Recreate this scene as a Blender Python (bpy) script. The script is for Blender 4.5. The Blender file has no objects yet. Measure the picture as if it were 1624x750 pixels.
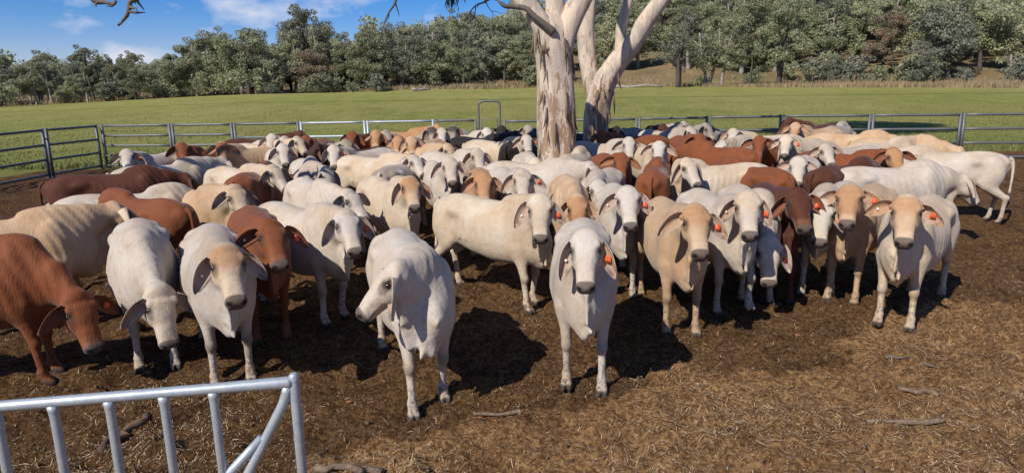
import bpy, math, random
import numpy as np
from mathutils import Vector
from math import radians as R

# ------------------------------------------------------------------ camera, sky, sun, exposure
SC = bpy.context.scene
F, CX, CY = 1046.0, 812.0, 375.0
CAM_H, HORIZON, ROLL = 2.4, 150.0, 1.0
SUN_AZ, SUN_EL = 40.0, 41.0          # shadows fall towards this azimuth (from +Y to +X)
_p = math.atan((CY - HORIZON) / F)
_f = np.array([0, math.cos(_p), -math.sin(_p)])
_r0 = np.array([1.0, 0, 0]); _u0 = np.cross(_r0, _f); _a = R(ROLL)
CR = math.cos(_a) * _r0 - math.sin(_a) * _u0
CU = math.sin(_a) * _r0 + math.cos(_a) * _u0
CF = _f; CC = np.array([0, 0, CAM_H])

cam_d = bpy.data.cameras.new('camera'); cam = bpy.data.objects.new('camera', cam_d)
SC.collection.objects.link(cam); SC.camera = cam
cam_d.sensor_width = 36; cam_d.lens = F * 36 / 1624.0
cam_d.clip_start = 0.05; cam_d.clip_end = 3000
from mathutils import Matrix
m = Matrix(((CR[0], CU[0], -CF[0], 0), (CR[1], CU[1], -CF[1], 0), (CR[2], CU[2], -CF[2], CAM_H), (0, 0, 0, 1)))
cam.matrix_world = m

W = bpy.data.worlds.new('World'); SC.world = W; W.use_nodes = True
nt = W.node_tree; nt.nodes.clear()
def wn(t): return nt.nodes.new(t)
sky = wn('ShaderNodeTexSky'); sky.sky_type = 'NISHITA'; sky.sun_disc = False
sky.sun_elevation = R(SUN_EL); sky.sun_rotation = R(SUN_AZ + 180); sky.altitude = 300
sky.air_density = 1.0; sky.dust_density = 0.0; sky.ozone_density = 4.0
bg = wn('ShaderNodeBackground'); wo = wn('ShaderNodeOutputWorld'); bg.inputs[1].default_value = 0.06
tc = wn('ShaderNodeTexCoord'); mp = wn('ShaderNodeMapping'); mp.inputs['Scale'].default_value = (3.4, 3.4, 7.5)
mp.inputs['Location'].default_value = (2.35, 0.9, 0.2)
ns = wn('ShaderNodeTexNoise'); ns.inputs['Scale'].default_value = 2.1; ns.inputs['Detail'].default_value = 6; ns.inputs['Roughness'].default_value = 0.55
cr = wn('ShaderNodeValToRGB'); cr.color_ramp.elements[0].position = 0.52; cr.color_ramp.elements[1].position = 0.70
mx = wn('ShaderNodeMix'); mx.data_type = 'RGBA'
mx.inputs[7].default_value = (10.5, 10.5, 11.5, 1)
ml = wn('ShaderNodeMath'); ml.operation = 'MULTIPLY'; ml.inputs[1].default_value = 0.8
L = nt.links.new
hs = wn('ShaderNodeHueSaturation'); hs.inputs['Saturation'].default_value = 1.55; hs.inputs['Value'].default_value = 1.0
L(tc.outputs['Generated'], mp.inputs[0]); L(mp.outputs[0], ns.inputs[0]); L(ns.outputs[0], cr.inputs[0])
L(cr.outputs[0], ml.inputs[0]); L(ml.outputs[0], mx.inputs[0]); L(sky.outputs[0], hs.inputs['Color']); tint = wn('ShaderNodeMix'); tint.data_type = 'RGBA'; tint.blend_type = 'MULTIPLY'; tint.inputs[0].default_value = 1.0; tint.inputs[7].default_value = (1.35, 1.12, 1.45, 1)
L(hs.outputs[0], tint.inputs[6]); L(tint.outputs[2], mx.inputs[6])
L(mx.outputs[2], bg.inputs[0]); L(bg.outputs[0], wo.inputs[0])

sun_d = bpy.data.lights.new('sun', 'SUN'); sun_d.energy = 4.6; sun_d.angle = R(0.5); sun_d.color = (1.0, 0.93, 0.82)
sun = bpy.data.objects.new('sun', sun_d); SC.collection.objects.link(sun)
SDIR = np.array([math.sin(R(SUN_AZ)) * math.cos(R(SUN_EL)), math.cos(R(SUN_AZ)) * math.cos(R(SUN_EL)), -math.sin(R(SUN_EL))])
sun.rotation_euler = Vector(SDIR).to_track_quat('-Z', 'Y').to_euler(); sun.location = (-20, -20, 30)
SC.view_settings.view_transform = 'Standard'; SC.view_settings.look = 'None'
SC.view_settings.exposure = 0.35; SC.view_settings.gamma = 1.0; SC.view_settings.use_curve_mapping = False
SC.render.engine = 'CYCLES'; SC.cycles.max_bounces = 5; SC.cycles.use_denoising = True

COL = SC.collection
random.seed(11); rng = np.random.default_rng(11)

QUICK = False
# ------------------------------------------------------------------ helpers
def sstep(a, b, x):
    t = np.clip((np.asarray(x, float) - a) / (b - a), 0, 1); return t * t * (3 - 2 * t)
def ground_z(x, y):
    x = np.asarray(x, float); y = np.asarray(y, float)
    g = 0.26 * sstep(8, 20, y) + 0.05 * sstep(0, 11, x) * sstep(9, 22, y)
    az = x / np.maximum(np.abs(y), 8.0)
    pad = (2.9 - 1.1 * sstep(-0.35, -0.75, az)) * sstep(23, 112, y)
    dist = np.sqrt(x * x + y * y)
    hill = np.maximum(dist - 118 - 22 * sstep(-0.1, -0.5, az), 0) * (0.035 + 0.185 * sstep(-0.42, 0.30, az))
    hill = 62 * (1 - np.exp(-hill / 62))
    return g + pad + hill * sstep(30, 110, y)
def unproject(px, py, z):
    d = CF + CR * (px - CX) / F - CU * (py - CY) / F
    P = CC
    zz = z
    for _ in range(25):
        t = (zz - CC[2]) / d[2]; P = CC + d * t
        zz = 0.5 * zz + 0.5 * (z + float(ground_z(P[0], P[1])))
    return P
def at_depth(px, py, y):
    d = CF + CR * (px - CX) / F - CU * (py - CY) / F
    return CC + d * (y / d[1])
def on_ground_far(px, y):
    # world x for a pixel column at depth y
    d = CF + CR * (px - CX) / F - CU * (140 - CY) / F
    return d[0] * (y / d[1])

def mesh_np(name, V, Q=None, T=None, cols=None, smooth=True):
    me = bpy.data.meshes.new(name)
    V = np.asarray(V, np.float32)
    nq = 0 if Q is None else len(Q); ntr = 0 if T is None else len(T)
    me.vertices.add(len(V)); me.vertices.foreach_set('co', V.ravel())
    idx = []; st = []; tot = []; c = 0
    if nq:
        idx.append(np.asarray(Q, np.int32).ravel()); st.append(np.arange(nq) * 4); tot.append(np.full(nq, 4)); c = nq * 4
    if ntr:
        idx.append(np.asarray(T, np.int32).ravel()); st.append(c + np.arange(ntr) * 3); tot.append(np.full(ntr, 3))
    idx = np.concatenate(idx); st = np.concatenate(st).astype(np.int32); tot = np.concatenate(tot).astype(np.int32)
    me.loops.add(len(idx)); me.loops.foreach_set('vertex_index', idx)
    me.polygons.add(nq + ntr); me.polygons.foreach_set('loop_start', st); me.polygons.foreach_set('loop_total', tot)
    if smooth: me.polygons.foreach_set('use_smooth', np.ones(nq + ntr, bool))
    if cols is not None:
        a = me.color_attributes.new('coat', 'FLOAT_COLOR', 'POINT')
        c4 = np.ones((len(V), 4), np.float32); c4[:, :3] = cols
        a.data.foreach_set('color', c4.ravel())
    me.update(calc_edges=True)
    return me
def link(name, me, mat=None, parent=None):
    o = bpy.data.objects.new(name, me); COL.objects.link(o)
    if mat is not None and len(me.materials) == 0: me.materials.append(mat)
    if parent is not None: o.parent = parent
    return o
def empty(name, loc=(0, 0, 0)):
    o = bpy.data.objects.new(name, None); COL.objects.link(o); o.location = loc; o.empty_display_size = 0.2; return o
def tag(o, label=None, cat=None, group=None, kind=None):
    if label: o['label'] = label
    if cat: o['category'] = cat
    if group: o['group'] = group
    if kind: o['kind'] = kind
    return o
class MB:
    def __init__(s): s.V = []; s.Q = []; s.T = []; s.n = 0
    def add(s, V, Q, T=None):
        V = np.asarray(V, float); s.V.append(V)
        if Q is not None and len(Q): s.Q.append(np.asarray(Q, int) + s.n)
        if T is not None and len(T): s.T.append(np.asarray(T, int) + s.n)
        s.n += len(V)
    def tube(s, pts, rad, sides=8, cap=True, wob=None):
        pts = np.asarray(pts, float); n = len(pts); rad = np.broadcast_to(np.asarray(rad, float), (n,))
        tg = np.gradient(pts, axis=0); tg /= np.linalg.norm(tg, axis=1)[:, None] + 1e-9
        ref = np.array([0, 0, 1.0]) if abs(tg[0][2]) < 0.8 else np.array([1.0, 0, 0])
        a = np.cross(tg[0], ref); a /= np.linalg.norm(a)
        V = []
        th = np.linspace(0, 2 * np.pi, sides, endpoint=False)
        for i in range(n):
            a = a - tg[i] * (a @ tg[i]); a /= np.linalg.norm(a) + 1e-9
            b = np.cross(tg[i], a)
            r = rad[i] * (1 if wob is None else wob(i, th))
            V.append(pts[i] + np.outer(np.cos(th) * r, a) + np.outer(np.sin(th) * r, b))
        V = np.concatenate(V)
        Q = []
        for i in range(n - 1):
            for j in range(sides):
                k = (j + 1) % sides
                Q.append((i * sides + j, i * sides + k, (i + 1) * sides + k, (i + 1) * sides + j))
        T = []
        if cap:
            V = np.concatenate([V, pts[:1], pts[-1:]]); c0 = n * sides; c1 = c0 + 1
            for j in range(sides):
                k = (j + 1) % sides
                T.append((c0, k, j)); T.append((c1, (n - 1) * sides + j, (n - 1) * sides + k))
        s.add(V, Q, T)
    def box(s, c, size, ax=None):
        c = np.asarray(c, float); h = np.asarray(size, float) / 2
        g = np.array([[x, y, z] for x in (-1, 1) for y in (-1, 1) for z in (-1, 1)]) * h
        if ax is not None: g = g @ np.asarray(ax)
        s.add(g + c, [(0, 1, 3, 2), (4, 6, 7, 5), (0, 4, 5, 1), (2, 3, 7, 6), (0, 2, 6, 4), (1, 5, 7, 3)])
    def mesh(s, name, smooth=True):
        return mesh_np(name, np.concatenate(s.V), np.concatenate(s.Q) if s.Q else None, np.concatenate(s.T) if s.T else None, None, smooth)
    def build(s, name, mat, parent=None, smooth=True):
        return link(name, s.mesh(name, smooth), mat, parent)
def smooth_path(pts, sub=4):
    pts = np.asarray(pts, float); n = len(pts); out = []
    P = np.vstack([2 * pts[0] - pts[1], pts, 2 * pts[-1] - pts[-2]])
    for i in range(1, n):
        p0, p1, p2, p3 = P[i - 1], P[i], P[i + 1], P[i + 2]
        for t in np.linspace(0, 1, sub, endpoint=False):
            out.append(0.5 * (2 * p1 + (p2 - p0) * t + (2 * p0 - 5 * p1 + 4 * p2 - p3) * t * t + (3 * p1 - p0 - 3 * p2 + p3) * t ** 3))
    out.append(pts[-1]); return np.array(out)

# ------------------------------------------------------------------ materials
class NB:
    def __init__(s, name):
        s.m = bpy.data.materials.new(name); s.m.use_nodes = True; s.t = s.m.node_tree
        s.b = s.t.nodes['Principled BSDF']; s.o = s.t.nodes['Material Output']
    def n(s, t, **k):
        x = s.t.nodes.new(t)
        for a, v in k.items():
            if hasattr(x, a): setattr(x, a, v)
        return x
    def l(s, a, b): s.t.links.new(a, b)
    def noise(s, vec, scale, detail=4, rough=0.55):
        x = s.n('ShaderNodeTexNoise'); x.inputs['Scale'].default_value = scale; x.inputs['Detail'].default_value = detail
        x.inputs['Roughness'].default_value = rough
        if vec is not None: s.l(vec, x.inputs['Vector'])
        return x.outputs['Fac']
    def ramp(s, fac, stops):
        x = s.n('ShaderNodeValToRGB'); e = x.color_ramp.elements
        while len(e) < len(stops): e.new(0.5)
        for q, (p, c) in zip(e, stops):
            q.position = p; q.color = (c, c, c, 1) if not hasattr(c, '__len__') else (*c, 1)
        s.l(fac, x.inputs[0]); return x.outputs[0]
    def mix(s, fac, a, b, mode='MIX'):
        x = s.n('ShaderNodeMix'); x.data_type = 'RGBA'; x.blend_type = mode
        for sock, v in ((0, fac), (6, a), (7, b)):
            if isinstance(v, (int, float)): x.inputs[sock].default_value = v
            elif isinstance(v, tuple): x.inputs[sock].default_value = (*v, 1)
            else: s.l(v, x.inputs[sock])
        return x.outputs[2]
    def math(s, op, a, b=0.0, clamp=False):
        x = s.n('ShaderNodeMath'); x.operation = op; x.use_clamp = clamp
        for i, v in enumerate((a, b)):
            if isinstance(v, (int, float)): x.inputs[i].default_value = v
            else: s.l(v, x.inputs[i])
        return x.outputs[0]
    def mapping(s, vec, scale=(1, 1, 1), rot=(0, 0, 0)):
        x = s.n('ShaderNodeMapping'); x.inputs['Scale'].default_value = scale; x.inputs['Rotation'].default_value = rot
        s.l(vec, x.inputs[0]); return x.outputs[0]
    def bump(s, h, strength, dist):
        x = s.n('ShaderNodeBump'); x.inputs['Strength'].default_value = strength; x.inputs['Distance'].default_value = dist
        s.l(h, x.inputs['Height']); s.l(x.outputs[0], s.b.inputs['Normal'])
    def base(s, c):
        if isinstance(c, tuple): s.b.inputs['Base Color'].default_value = (*c, 1)
        else: s.l(c, s.b.inputs['Base Color'])
    def rough(s, v): s.b.inputs['Roughness'].default_value = v
def obj_co(b): return b.n('ShaderNodeTexCoord').outputs['Object']
def pos(b): return b.n('ShaderNodeNewGeometry').outputs['Position']

def mat_coat():
    b = NB('coat'); a = b.n('ShaderNodeAttribute'); a.attribute_name = 'coat'; o = obj_co(b)
    inf = b.n('ShaderNodeObjectInfo').outputs['Random']
    off = b.n('ShaderNodeVectorMath'); off.operation = 'ADD'; b.l(o, off.inputs[0])
    cmb = b.n('ShaderNodeCombineXYZ'); mm = b.math('MULTIPLY', inf, 37.0); b.l(mm, cmb.inputs[0]); b.l(mm, cmb.inputs[1]); b.l(cmb.outputs[0], off.inputs[1])
    v = off.outputs[0]
    n1 = b.noise(v, 2.3, 5, 0.6); n2 = b.noise(v, 11, 6, 0.65); n3 = b.noise(b.mapping(v, (1, 1, 0.35)), 130, 3)
    c = b.mix(b.ramp(n1, [(0.38, 0.0), (0.66, 0.85)]), a.outputs['Color'], b.mix(1.0, a.outputs['Color'], (0.86, 0.75, 0.62), 'MULTIPLY'))
    c = b.mix(b.ramp(n2, [(0.45, 0.0), (0.78, 0.45)]), c, b.mix(1.0, c, (0.74, 0.66, 0.58), 'MULTIPLY'))
    c = b.mix(b.ramp(n3, [(0.3, 0.0), (0.8, 0.24)]), c, b.mix(1.0, c, (0.7, 0.68, 0.64), 'MULTIPLY'))
    st = b.ramp(b.noise(b.mapping(v, (1.0, 1.0, 0.7)), 3.1, 7, 0.72), [(0.60, 0.0), (0.70, 0.5)])
    c = b.mix(st, c, b.mix(1.0, c, (0.60, 0.50, 0.42), 'MULTIPLY'))
    n5 = b.noise(b.mapping(v, (1.0, 1.0, 0.5)), 46, 5, 0.7)
    c = b.mix(b.ramp(n5, [(0.48, 0.0), (0.72, 0.4)]), c, b.mix(1.0, c, (0.70, 0.63, 0.56), 'MULTIPLY'))
    # caked mud flecks low on the legs and belly
    sx = b.n('ShaderNodeSeparateXYZ'); b.l(o, sx.inputs[0])
    low = b.ramp(sx.outputs[2], [(0.03, 1.0), (0.62, 0.0)])
    mud = b.math('MULTIPLY', low, b.ramp(b.noise(v, 26, 5, 0.7), [(0.50, 0.0), (0.60, 0.9)]))
    c = b.mix(mud, c, (0.055, 0.036, 0.024))
    b.base(c); b.rough(0.72); b.b.inputs['Specular IOR Level'].default_value = 0.22
    b.b.inputs['Sheen Weight'].default_value = 0.12; b.b.inputs['Sheen Roughness'].default_value = 0.4
    wr = b.noise(b.mapping(v, (4, 1.2, 1.0)), 16, 4, 0.6)
    h = b.math('ADD', b.math('MULTIPLY', n3, 0.25), b.math('ADD', b.math('MULTIPLY', wr, 0.9), b.math('MULTIPLY', n2, 0.7)))
    b.bump(h, 0.55, 0.014); return b.m
def mat_plain(name, col, rough=0.5, metal=0.0, var=0.25, scale=20, bump=0.0):
    b = NB(name); o = obj_co(b); n = b.noise(o, scale, 4)
    b.base(b.mix(b.ramp(n, [(0.3, 0.0), (0.7, 1.0)]), tuple(x * (1 - var) for x in col), tuple(min(1, x * (1 + var)) for x in col)))
    b.rough(rough); b.b.inputs['Metallic'].default_value = metal
    if bump: b.bump(n, bump, 0.01)
    return b.m
def mat_steel(name, col, rough, metal=0.85):
    b = NB(name); p = pos(b); n = b.noise(p, 40, 5, 0.6); n2 = b.noise(p, 5, 3)
    c = b.mix(b.ramp(n, [(0.35, 0.0), (0.7, 1.0)]), tuple(x * 0.78 for x in col), col)
    c = b.mix(b.ramp(n2, [(0.55, 0.0), (0.75, 0.45)]), c, tuple(x * 0.62 for x in col))
    b.base(c); b.b.inputs['Metallic'].default_value = metal
    b.l(b.ramp(n, [(0.2, rough + 0.12), (0.8, rough)]), b.b.inputs['Roughness']); b.bump(n, 0.08, 0.004); return b.m
def mat_ground():
    b = NB('ground'); p = pos(b)
    sx = b.n('ShaderNodeSeparateXYZ'); b.l(p, sx.inputs[0]); X, Y = sx.outputs[0], sx.outputs[1]
    # --- trampled yard soil
    n1 = b.noise(p, 0.55, 5, 0.6); n2 = b.noise(p, 8.5, 9, 0.74); n3 = b.noise(p, 46, 6, 0.75); n4 = b.noise(p, 1.7, 6, 0.65)
    soil = b.ramp(n2, [(0.30, (0.1415, 0.0680, 0.0290)), (0.48, (0.4342, 0.2118, 0.0889)), (0.70, (0.7200, 0.4396, 0.1902))])
    soil = b.mix(b.ramp(n3, [(0.35, 0.0), (0.75, 0.75)]), soil, (0.7200, 0.4996, 0.2362))
    soil = b.mix(b.ramp(n4, [(0.48, 0.0), (0.66, 0.7)]), soil, b.mix(1.0, soil, (0.45, 0.42, 0.40), 'MULTIPLY'))
    pit = b.noise(p, 24, 8, 0.78)
    soil = b.mix(b.ramp(pit, [(0.44, 0.9), (0.56, 0.0)]), soil, b.mix(1.0, soil, (0.30, 0.26, 0.23), 'MULTIPLY'))
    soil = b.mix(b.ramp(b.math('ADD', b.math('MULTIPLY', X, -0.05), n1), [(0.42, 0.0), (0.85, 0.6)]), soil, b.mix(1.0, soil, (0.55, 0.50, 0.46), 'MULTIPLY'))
    farm = b.ramp(b.math('ADD', b.math('MULTIPLY', Y, 0.16), b.math('ADD', b.math('MULTIPLY', X, -0.075), b.math('MULTIPLY', n1, 0.5))), [(0.98, 0.0), (1.35, 0.66)])  # darker brown soil towards the herd, also deepening the shade under the cattle
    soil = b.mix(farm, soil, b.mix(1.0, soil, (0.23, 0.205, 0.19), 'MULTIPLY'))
    # fine chaff trodden in, thicker towards the camera
    fib = b.n('ShaderNodeTexVoronoi'); fib.feature = 'DISTANCE_TO_EDGE'; fib.inputs['Scale'].default_value = 26
    dv = b.n('ShaderNodeVectorMath'); dv.operation = 'ADD'
    nz = b.n('ShaderNodeTexNoise'); nz.inputs['Scale'].default_value = 9; b.l(p, nz.inputs['Vector']); b.l(p, dv.inputs[0]); b.l(nz.outputs['Color'], dv.inputs[1])
    b.l(b.mapping(dv.outputs[0], (1.0, 2.2, 1.0), (0, 0, 0.5)), fib.inputs['Vector'])
    fine = b.ramp(b.noise(b.mapping(p, (1.0, 3.2, 1.0), (0, 0, 0.7)), 75, 4, 0.7), [(0.60, 0.0), (0.70, 1.0)])
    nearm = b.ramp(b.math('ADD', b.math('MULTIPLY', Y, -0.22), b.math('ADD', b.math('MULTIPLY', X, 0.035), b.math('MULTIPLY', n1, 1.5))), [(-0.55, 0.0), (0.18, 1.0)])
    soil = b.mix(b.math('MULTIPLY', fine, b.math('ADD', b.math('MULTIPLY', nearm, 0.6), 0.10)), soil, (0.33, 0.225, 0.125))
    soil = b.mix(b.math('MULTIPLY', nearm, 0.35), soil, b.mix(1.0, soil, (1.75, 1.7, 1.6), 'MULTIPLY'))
    # --- green paddock
    g1 = b.noise(p, 0.06, 5, 0.6); g2 = b.noise(b.mapping(p, (1, 0.35, 1)), 0.6, 6, 0.65); g3 = b.noise(p, 6, 6, 0.7)
    gr = b.ramp(g2, [(0.3, (0.1852, 0.2050, 0.0477)), (0.55, (0.2657, 0.2708, 0.0729)), (0.75, (0.3462, 0.3148, 0.1052))])
    gr = b.mix(b.ramp(g3, [(0.35, 0.0), (0.75, 0.5)]), gr, (0.1691, 0.1786, 0.0448))
    gr = b.mix(b.ramp(g1, [(0.42, 0.0), (0.66, 0.5)]), gr, (0.3623, 0.3001, 0.1193))
    # faint wheel track across the paddock
    trk = b.math('ABSOLUTE', b.math('SUBTRACT', b.math('ADD', Y, b.math('MULTIPLY', X, 0.10)), 71.0))
    gr = b.mix(b.math('MULTIPLY', b.ramp(trk, [(0.0, 1.0), (1.3, 0.0)]), 0.55), gr, (0.05, 0.045, 0.025))
    # --- dry hillside
    h1 = b.noise(p, 0.10, 6, 0.65); h2 = b.noise(p, 1.2, 6, 0.7)
    dry = b.ramp(h1, [(0.3, (0.115, 0.090, 0.045)), (0.55, (0.24, 0.175, 0.095)), (0.75, (0.29, 0.205, 0.120))])
    dry = b.mix(b.ramp(h2, [(0.4, 0.0), (0.75, 0.6)]), dry, (0.10, 0.085, 0.04))
    ln = b.n('ShaderNodeVectorMath'); ln.operation = 'LENGTH'; b.l(p, ln.inputs[0])
    edge = b.math('ADD', ln.outputs['Value'], b.math('MULTIPLY', b.math('SUBTRACT', h1, 0.5), 30.0))
    lim = b.math('SUBTRACT', 122.0, b.math('MULTIPLY', X, 0.20))
    dmask = b.math('MULTIPLY', b.math('SUBTRACT', edge, lim), 0.16, True)
    out = b.mix(dmask, gr, dry)
    # --- grass starts about the fence line
    yl = b.math('ADD', Y, b.math('MULTIPLY', b.math('SUBTRACT', n4, 0.5), 2.2))
    gm = b.math('MULTIPLY', b.math('SUBTRACT', yl, 21.2), 1.2, True)
    gx = b.math('MULTIPLY', b.math('SUBTRACT', -14.6, b.math('ADD', X, b.math('MULTIPLY', b.math('SUBTRACT', n4, 0.5), 2.2))), 1.2, True)
    gm = b.math('MAXIMUM', gm, gx)
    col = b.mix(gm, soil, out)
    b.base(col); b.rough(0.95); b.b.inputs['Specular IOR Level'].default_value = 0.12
    h = b.math('ADD', b.math('MULTIPLY', n2, 1.6), b.math('ADD', b.math('MULTIPLY', b.math('ADD', n3, pit), 0.9), b.math('MULTIPLY', fine, 0.25)))
    b.bump(h, 1.0, 0.06); return b.m
def mat_leaf(name, c1, c2, obj_var=0.5):
    b = NB(name); inf = b.n('ShaderNodeObjectInfo').outputs['Random']; p = pos(b)
    n = b.noise(p, 0.55, 4, 0.6); g = b.n('ShaderNodeNewGeometry').outputs['Random Per Island']
    c = b.mix(b.ramp(n, [(0.35, 0.0), (0.66, 1.0)]), c1, c2)
    c = b.mix(b.math('MULTIPLY', g, 0.4), c, tuple(x * 0.6 for x in c1))
    c = b.mix(b.math('MULTIPLY', b.ramp(inf, [(0.0, 0.0), (0.6, 0.15), (1.0, 1.0)]), obj_var), c, (0.10, 0.085, 0.055))
    d = b.n('ShaderNodeBsdfDiffuse'); t = b.n('ShaderNodeBsdfTranslucent'); gl = b.n('ShaderNodeBsdfGlossy'); gl.inputs['Roughness'].default_value = 0.45
    b.l(c, d.inputs[0]); b.l(c, t.inputs[0]); gl.inputs[0].default_value = (0.3, 0.32, 0.3, 1)
    s1 = b.n('ShaderNodeMixShader'); s1.inputs[0].default_value = 0.28; b.l(d.outputs[0], s1.inputs[1]); b.l(t.outputs[0], s1.inputs[2])
    s2 = b.n('ShaderNodeMixShader'); s2.inputs[0].default_value = 0.04; b.l(s1.outputs[0], s2.inputs[1]); b.l(gl.outputs[0], s2.inputs[2])
    b.l(s2.outputs[0], b.o.inputs[0]); return b.m
def mat_bark(name, pale, grey, brown, amount=0.5):
    b = NB(name); p = pos(b)
    n1 = b.noise(b.mapping(p, (1, 1, 0.28)), 2.6, 5, 0.6); n2 = b.noise(b.mapping(p, (1, 1, 0.26)), 9, 7, 0.7); n3 = b.noise(p, 45, 5, 0.65)
    c = b.ramp(n1, [(0.40, pale), (0.50, grey), (0.58, pale)])
    sx = b.n('ShaderNodeSeparateXYZ'); b.l(p, sx.inputs[0])
    lowz = b.ramp(sx.outputs[2], [(0.0, 0.12), (0.0, 0.12)]) if False else b.math('MULTIPLY', b.math('SUBTRACT', 2.6, sx.outputs[2]), 0.05)
    pe = b.math('ADD', n2, lowz)
    c = b.mix(b.ramp(pe, [(0.62 - 0.12 * amount, 0.0), (0.66 - 0.12 * amount, 0.85)]), c, brown)
    c = b.mix(b.ramp(n3, [(0.4, 0.0), (0.8, 0.4)]), c, b.mix(1.0, c, (0.6, 0.55, 0.5), 'MULTIPLY'))
    b.base(c); b.rough(0.85); b.bump(b.math('ADD', b.math('MULTIPLY', n2, 1.5), n3), 0.7, 0.03); return b.m

def mat_straw():
    b = NB('straw'); g = b.n('ShaderNodeNewGeometry').outputs['Random Per Island']
    b.base(b.ramp(g, [(0.0, (0.17, 0.115, 0.066)), (0.4, (0.33, 0.235, 0.140)), (0.75, (0.50, 0.37, 0.225)), (1.0, (0.66, 0.52, 0.34))])); b.rough(0.8); return b.m
M = dict(
    coat=mat_coat(),
    eye=mat_plain('eye', (0.012, 0.008, 0.006), 0.12, 0, 0.2),
    tag=mat_plain('tag_plastic', (0.64, 0.105, 0.028), 0.45, 0, 0.08),
    button=mat_plain('button_plastic', (0.75, 0.72, 0.6), 0.4, 0, 0.05),
    tagw=mat_plain('white_tag_plastic', (0.78, 0.75, 0.66), 0.45, 0, 0.06),
    ground=mat_ground(),
    galv=mat_steel('galvanised_pipe', (0.42, 0.47, 0.51), 0.45, 0.4),
    rail=mat_steel('weathered_rail', (0.15, 0.155, 0.16), 0.48, 0.35),
    gum=mat_bark('smooth_gum_bark', (0.62, 0.51, 0.40), (0.42, 0.36, 0.30), (0.27, 0.155, 0.085), 0.8),
    trunk_d=mat_bark('dark_bark', (0.06, 0.05, 0.042), (0.09, 0.075, 0.062), (0.035, 0.028, 0.022), 0.3),
    trunk_w=mat_bark('pale_bark', (0.34, 0.30, 0.27), (0.22, 0.19, 0.17), (0.10, 0.07, 0.05), 0.3),
    dead=mat_plain('dead_wood', (0.11, 0.09, 0.075), 0.9, 0, 0.4, 30, 0.4),
    stick=mat_plain('stick_wood', (0.15, 0.105, 0.07), 0.9, 0, 0.4, 40, 0.5),
    leaf_a=mat_leaf('gum_leaves_olive', (0.297, 0.314, 0.179), (0.484, 0.483, 0.301)),
    leaf_b=mat_leaf('gum_leaves_dark', (0.212, 0.232, 0.131), (0.375, 0.388, 0.237)),
    leaf_c=mat_leaf('gum_leaves_grey', (0.195, 0.207, 0.148), (0.287, 0.297, 0.226), 0.2),
    leaf_r=mat_leaf('gum_leaves_russet', (0.290, 0.187, 0.135), (0.244, 0.237, 0.146), 0.3),
    leaf_n=mat_leaf('gum_leaves_near', (0.060, 0.085, 0.030), (0.095, 0.125, 0.050), 0.0),
    straw=mat_straw(),
    tuft=mat_leaf('pasture', (0.13, 0.16, 0.045), (0.24, 0.23, 0.085), 0.0),
    redleaf=mat_plain('fallen_leaf', (0.38, 0.12, 0.06), 0.7, 0, 0.3, 9),
    drygrass=mat_plain('dry_grass', (0.24, 0.18, 0.10), 0.9, 0, 0.3, 0.4),
    clod=mat_plain('clod', (0.10, 0.060, 0.034), 0.97, 0, 0.65, 4, 0.5),
)
# ------------------------------------------------------------------ ground: one sheet out to the horizon
def vnoise(x, y, seed, n=256):
    g = np.random.default_rng(seed).random((n, n))
    xi = np.floor(x).astype(int); yi = np.floor(y).astype(int); fx = x - xi; fy = y - yi
    fx = fx * fx * (3 - 2 * fx); fy = fy * fy * (3 - 2 * fy)
    a = g[xi % n, yi % n]; b_ = g[(xi + 1) % n, yi % n]; c = g[xi % n, (yi + 1) % n]; d = g[(xi + 1) % n, (yi + 1) % n]
    return (a * (1 - fx) + b_ * fx) * (1 - fy) + (c * (1 - fx) + d * fx) * fy - 0.5
def soil_h(x, y):
    h = 0.06 * vnoise(x * 1.1, y * 1.1, 1) + 0.06 * vnoise(x * 3.1 + 7, y * 3.1, 2) + 0.078 * vnoise(x * 7.3, y * 7.3, 3) + 0.062 * vnoise(x * 13, y * 13, 4)
    k = vnoise(x * 5.2 + 3, y * 5.2 + 9, 5); h -= 0.05 * np.maximum(np.abs(k) * -1 + 0.12, 0) / 0.12 * 0.35   # hoof-cut creases
    return h * (1 - sstep(19, 22, y)) * (1 - 0.45 * sstep(3.9, 2.6, y))
def ground_at(x, y): return ground_z(x, y) + soil_h(np.asarray(x, float), np.asarray(y, float))
def grow(a, step, f, end):
    out = [a]
    while out[-1] < end: out.append(out[-1] + step); step *= f
    return out
fx = np.arange(-7.5, 7.5, 0.042)
xs = np.array(sorted([-v for v in grow(7.5, 0.06, 1.09, 1500)] + list(fx) + grow(7.5, 0.06, 1.09, 1500)))
ys = np.array(sorted([2.2 - (v - 2.2) for v in grow(2.2, 0.15, 1.35, 60)][1:] + list(np.arange(2.2, 9.0, 0.042)) + grow(9.0, 0.045, 1.03, 1500)))
XX, YY = np.meshgrid(xs, ys, indexing='ij')
ZZ = ground_at(XX, YY)
nx_, ny_ = len(xs), len(ys)
ii, jj = np.meshgrid(np.arange(nx_ - 1), np.arange(ny_ - 1), indexing='ij')
q0 = (ii * ny_ + jj).ravel()
link('ground', mesh_np('ground', np.stack([XX, YY, ZZ], -1).reshape(-1, 3), np.stack([q0, q0 + ny_, q0 + ny_ + 1, q0 + 1], -1)), M['ground'])['kind'] = 'structure'

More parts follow.
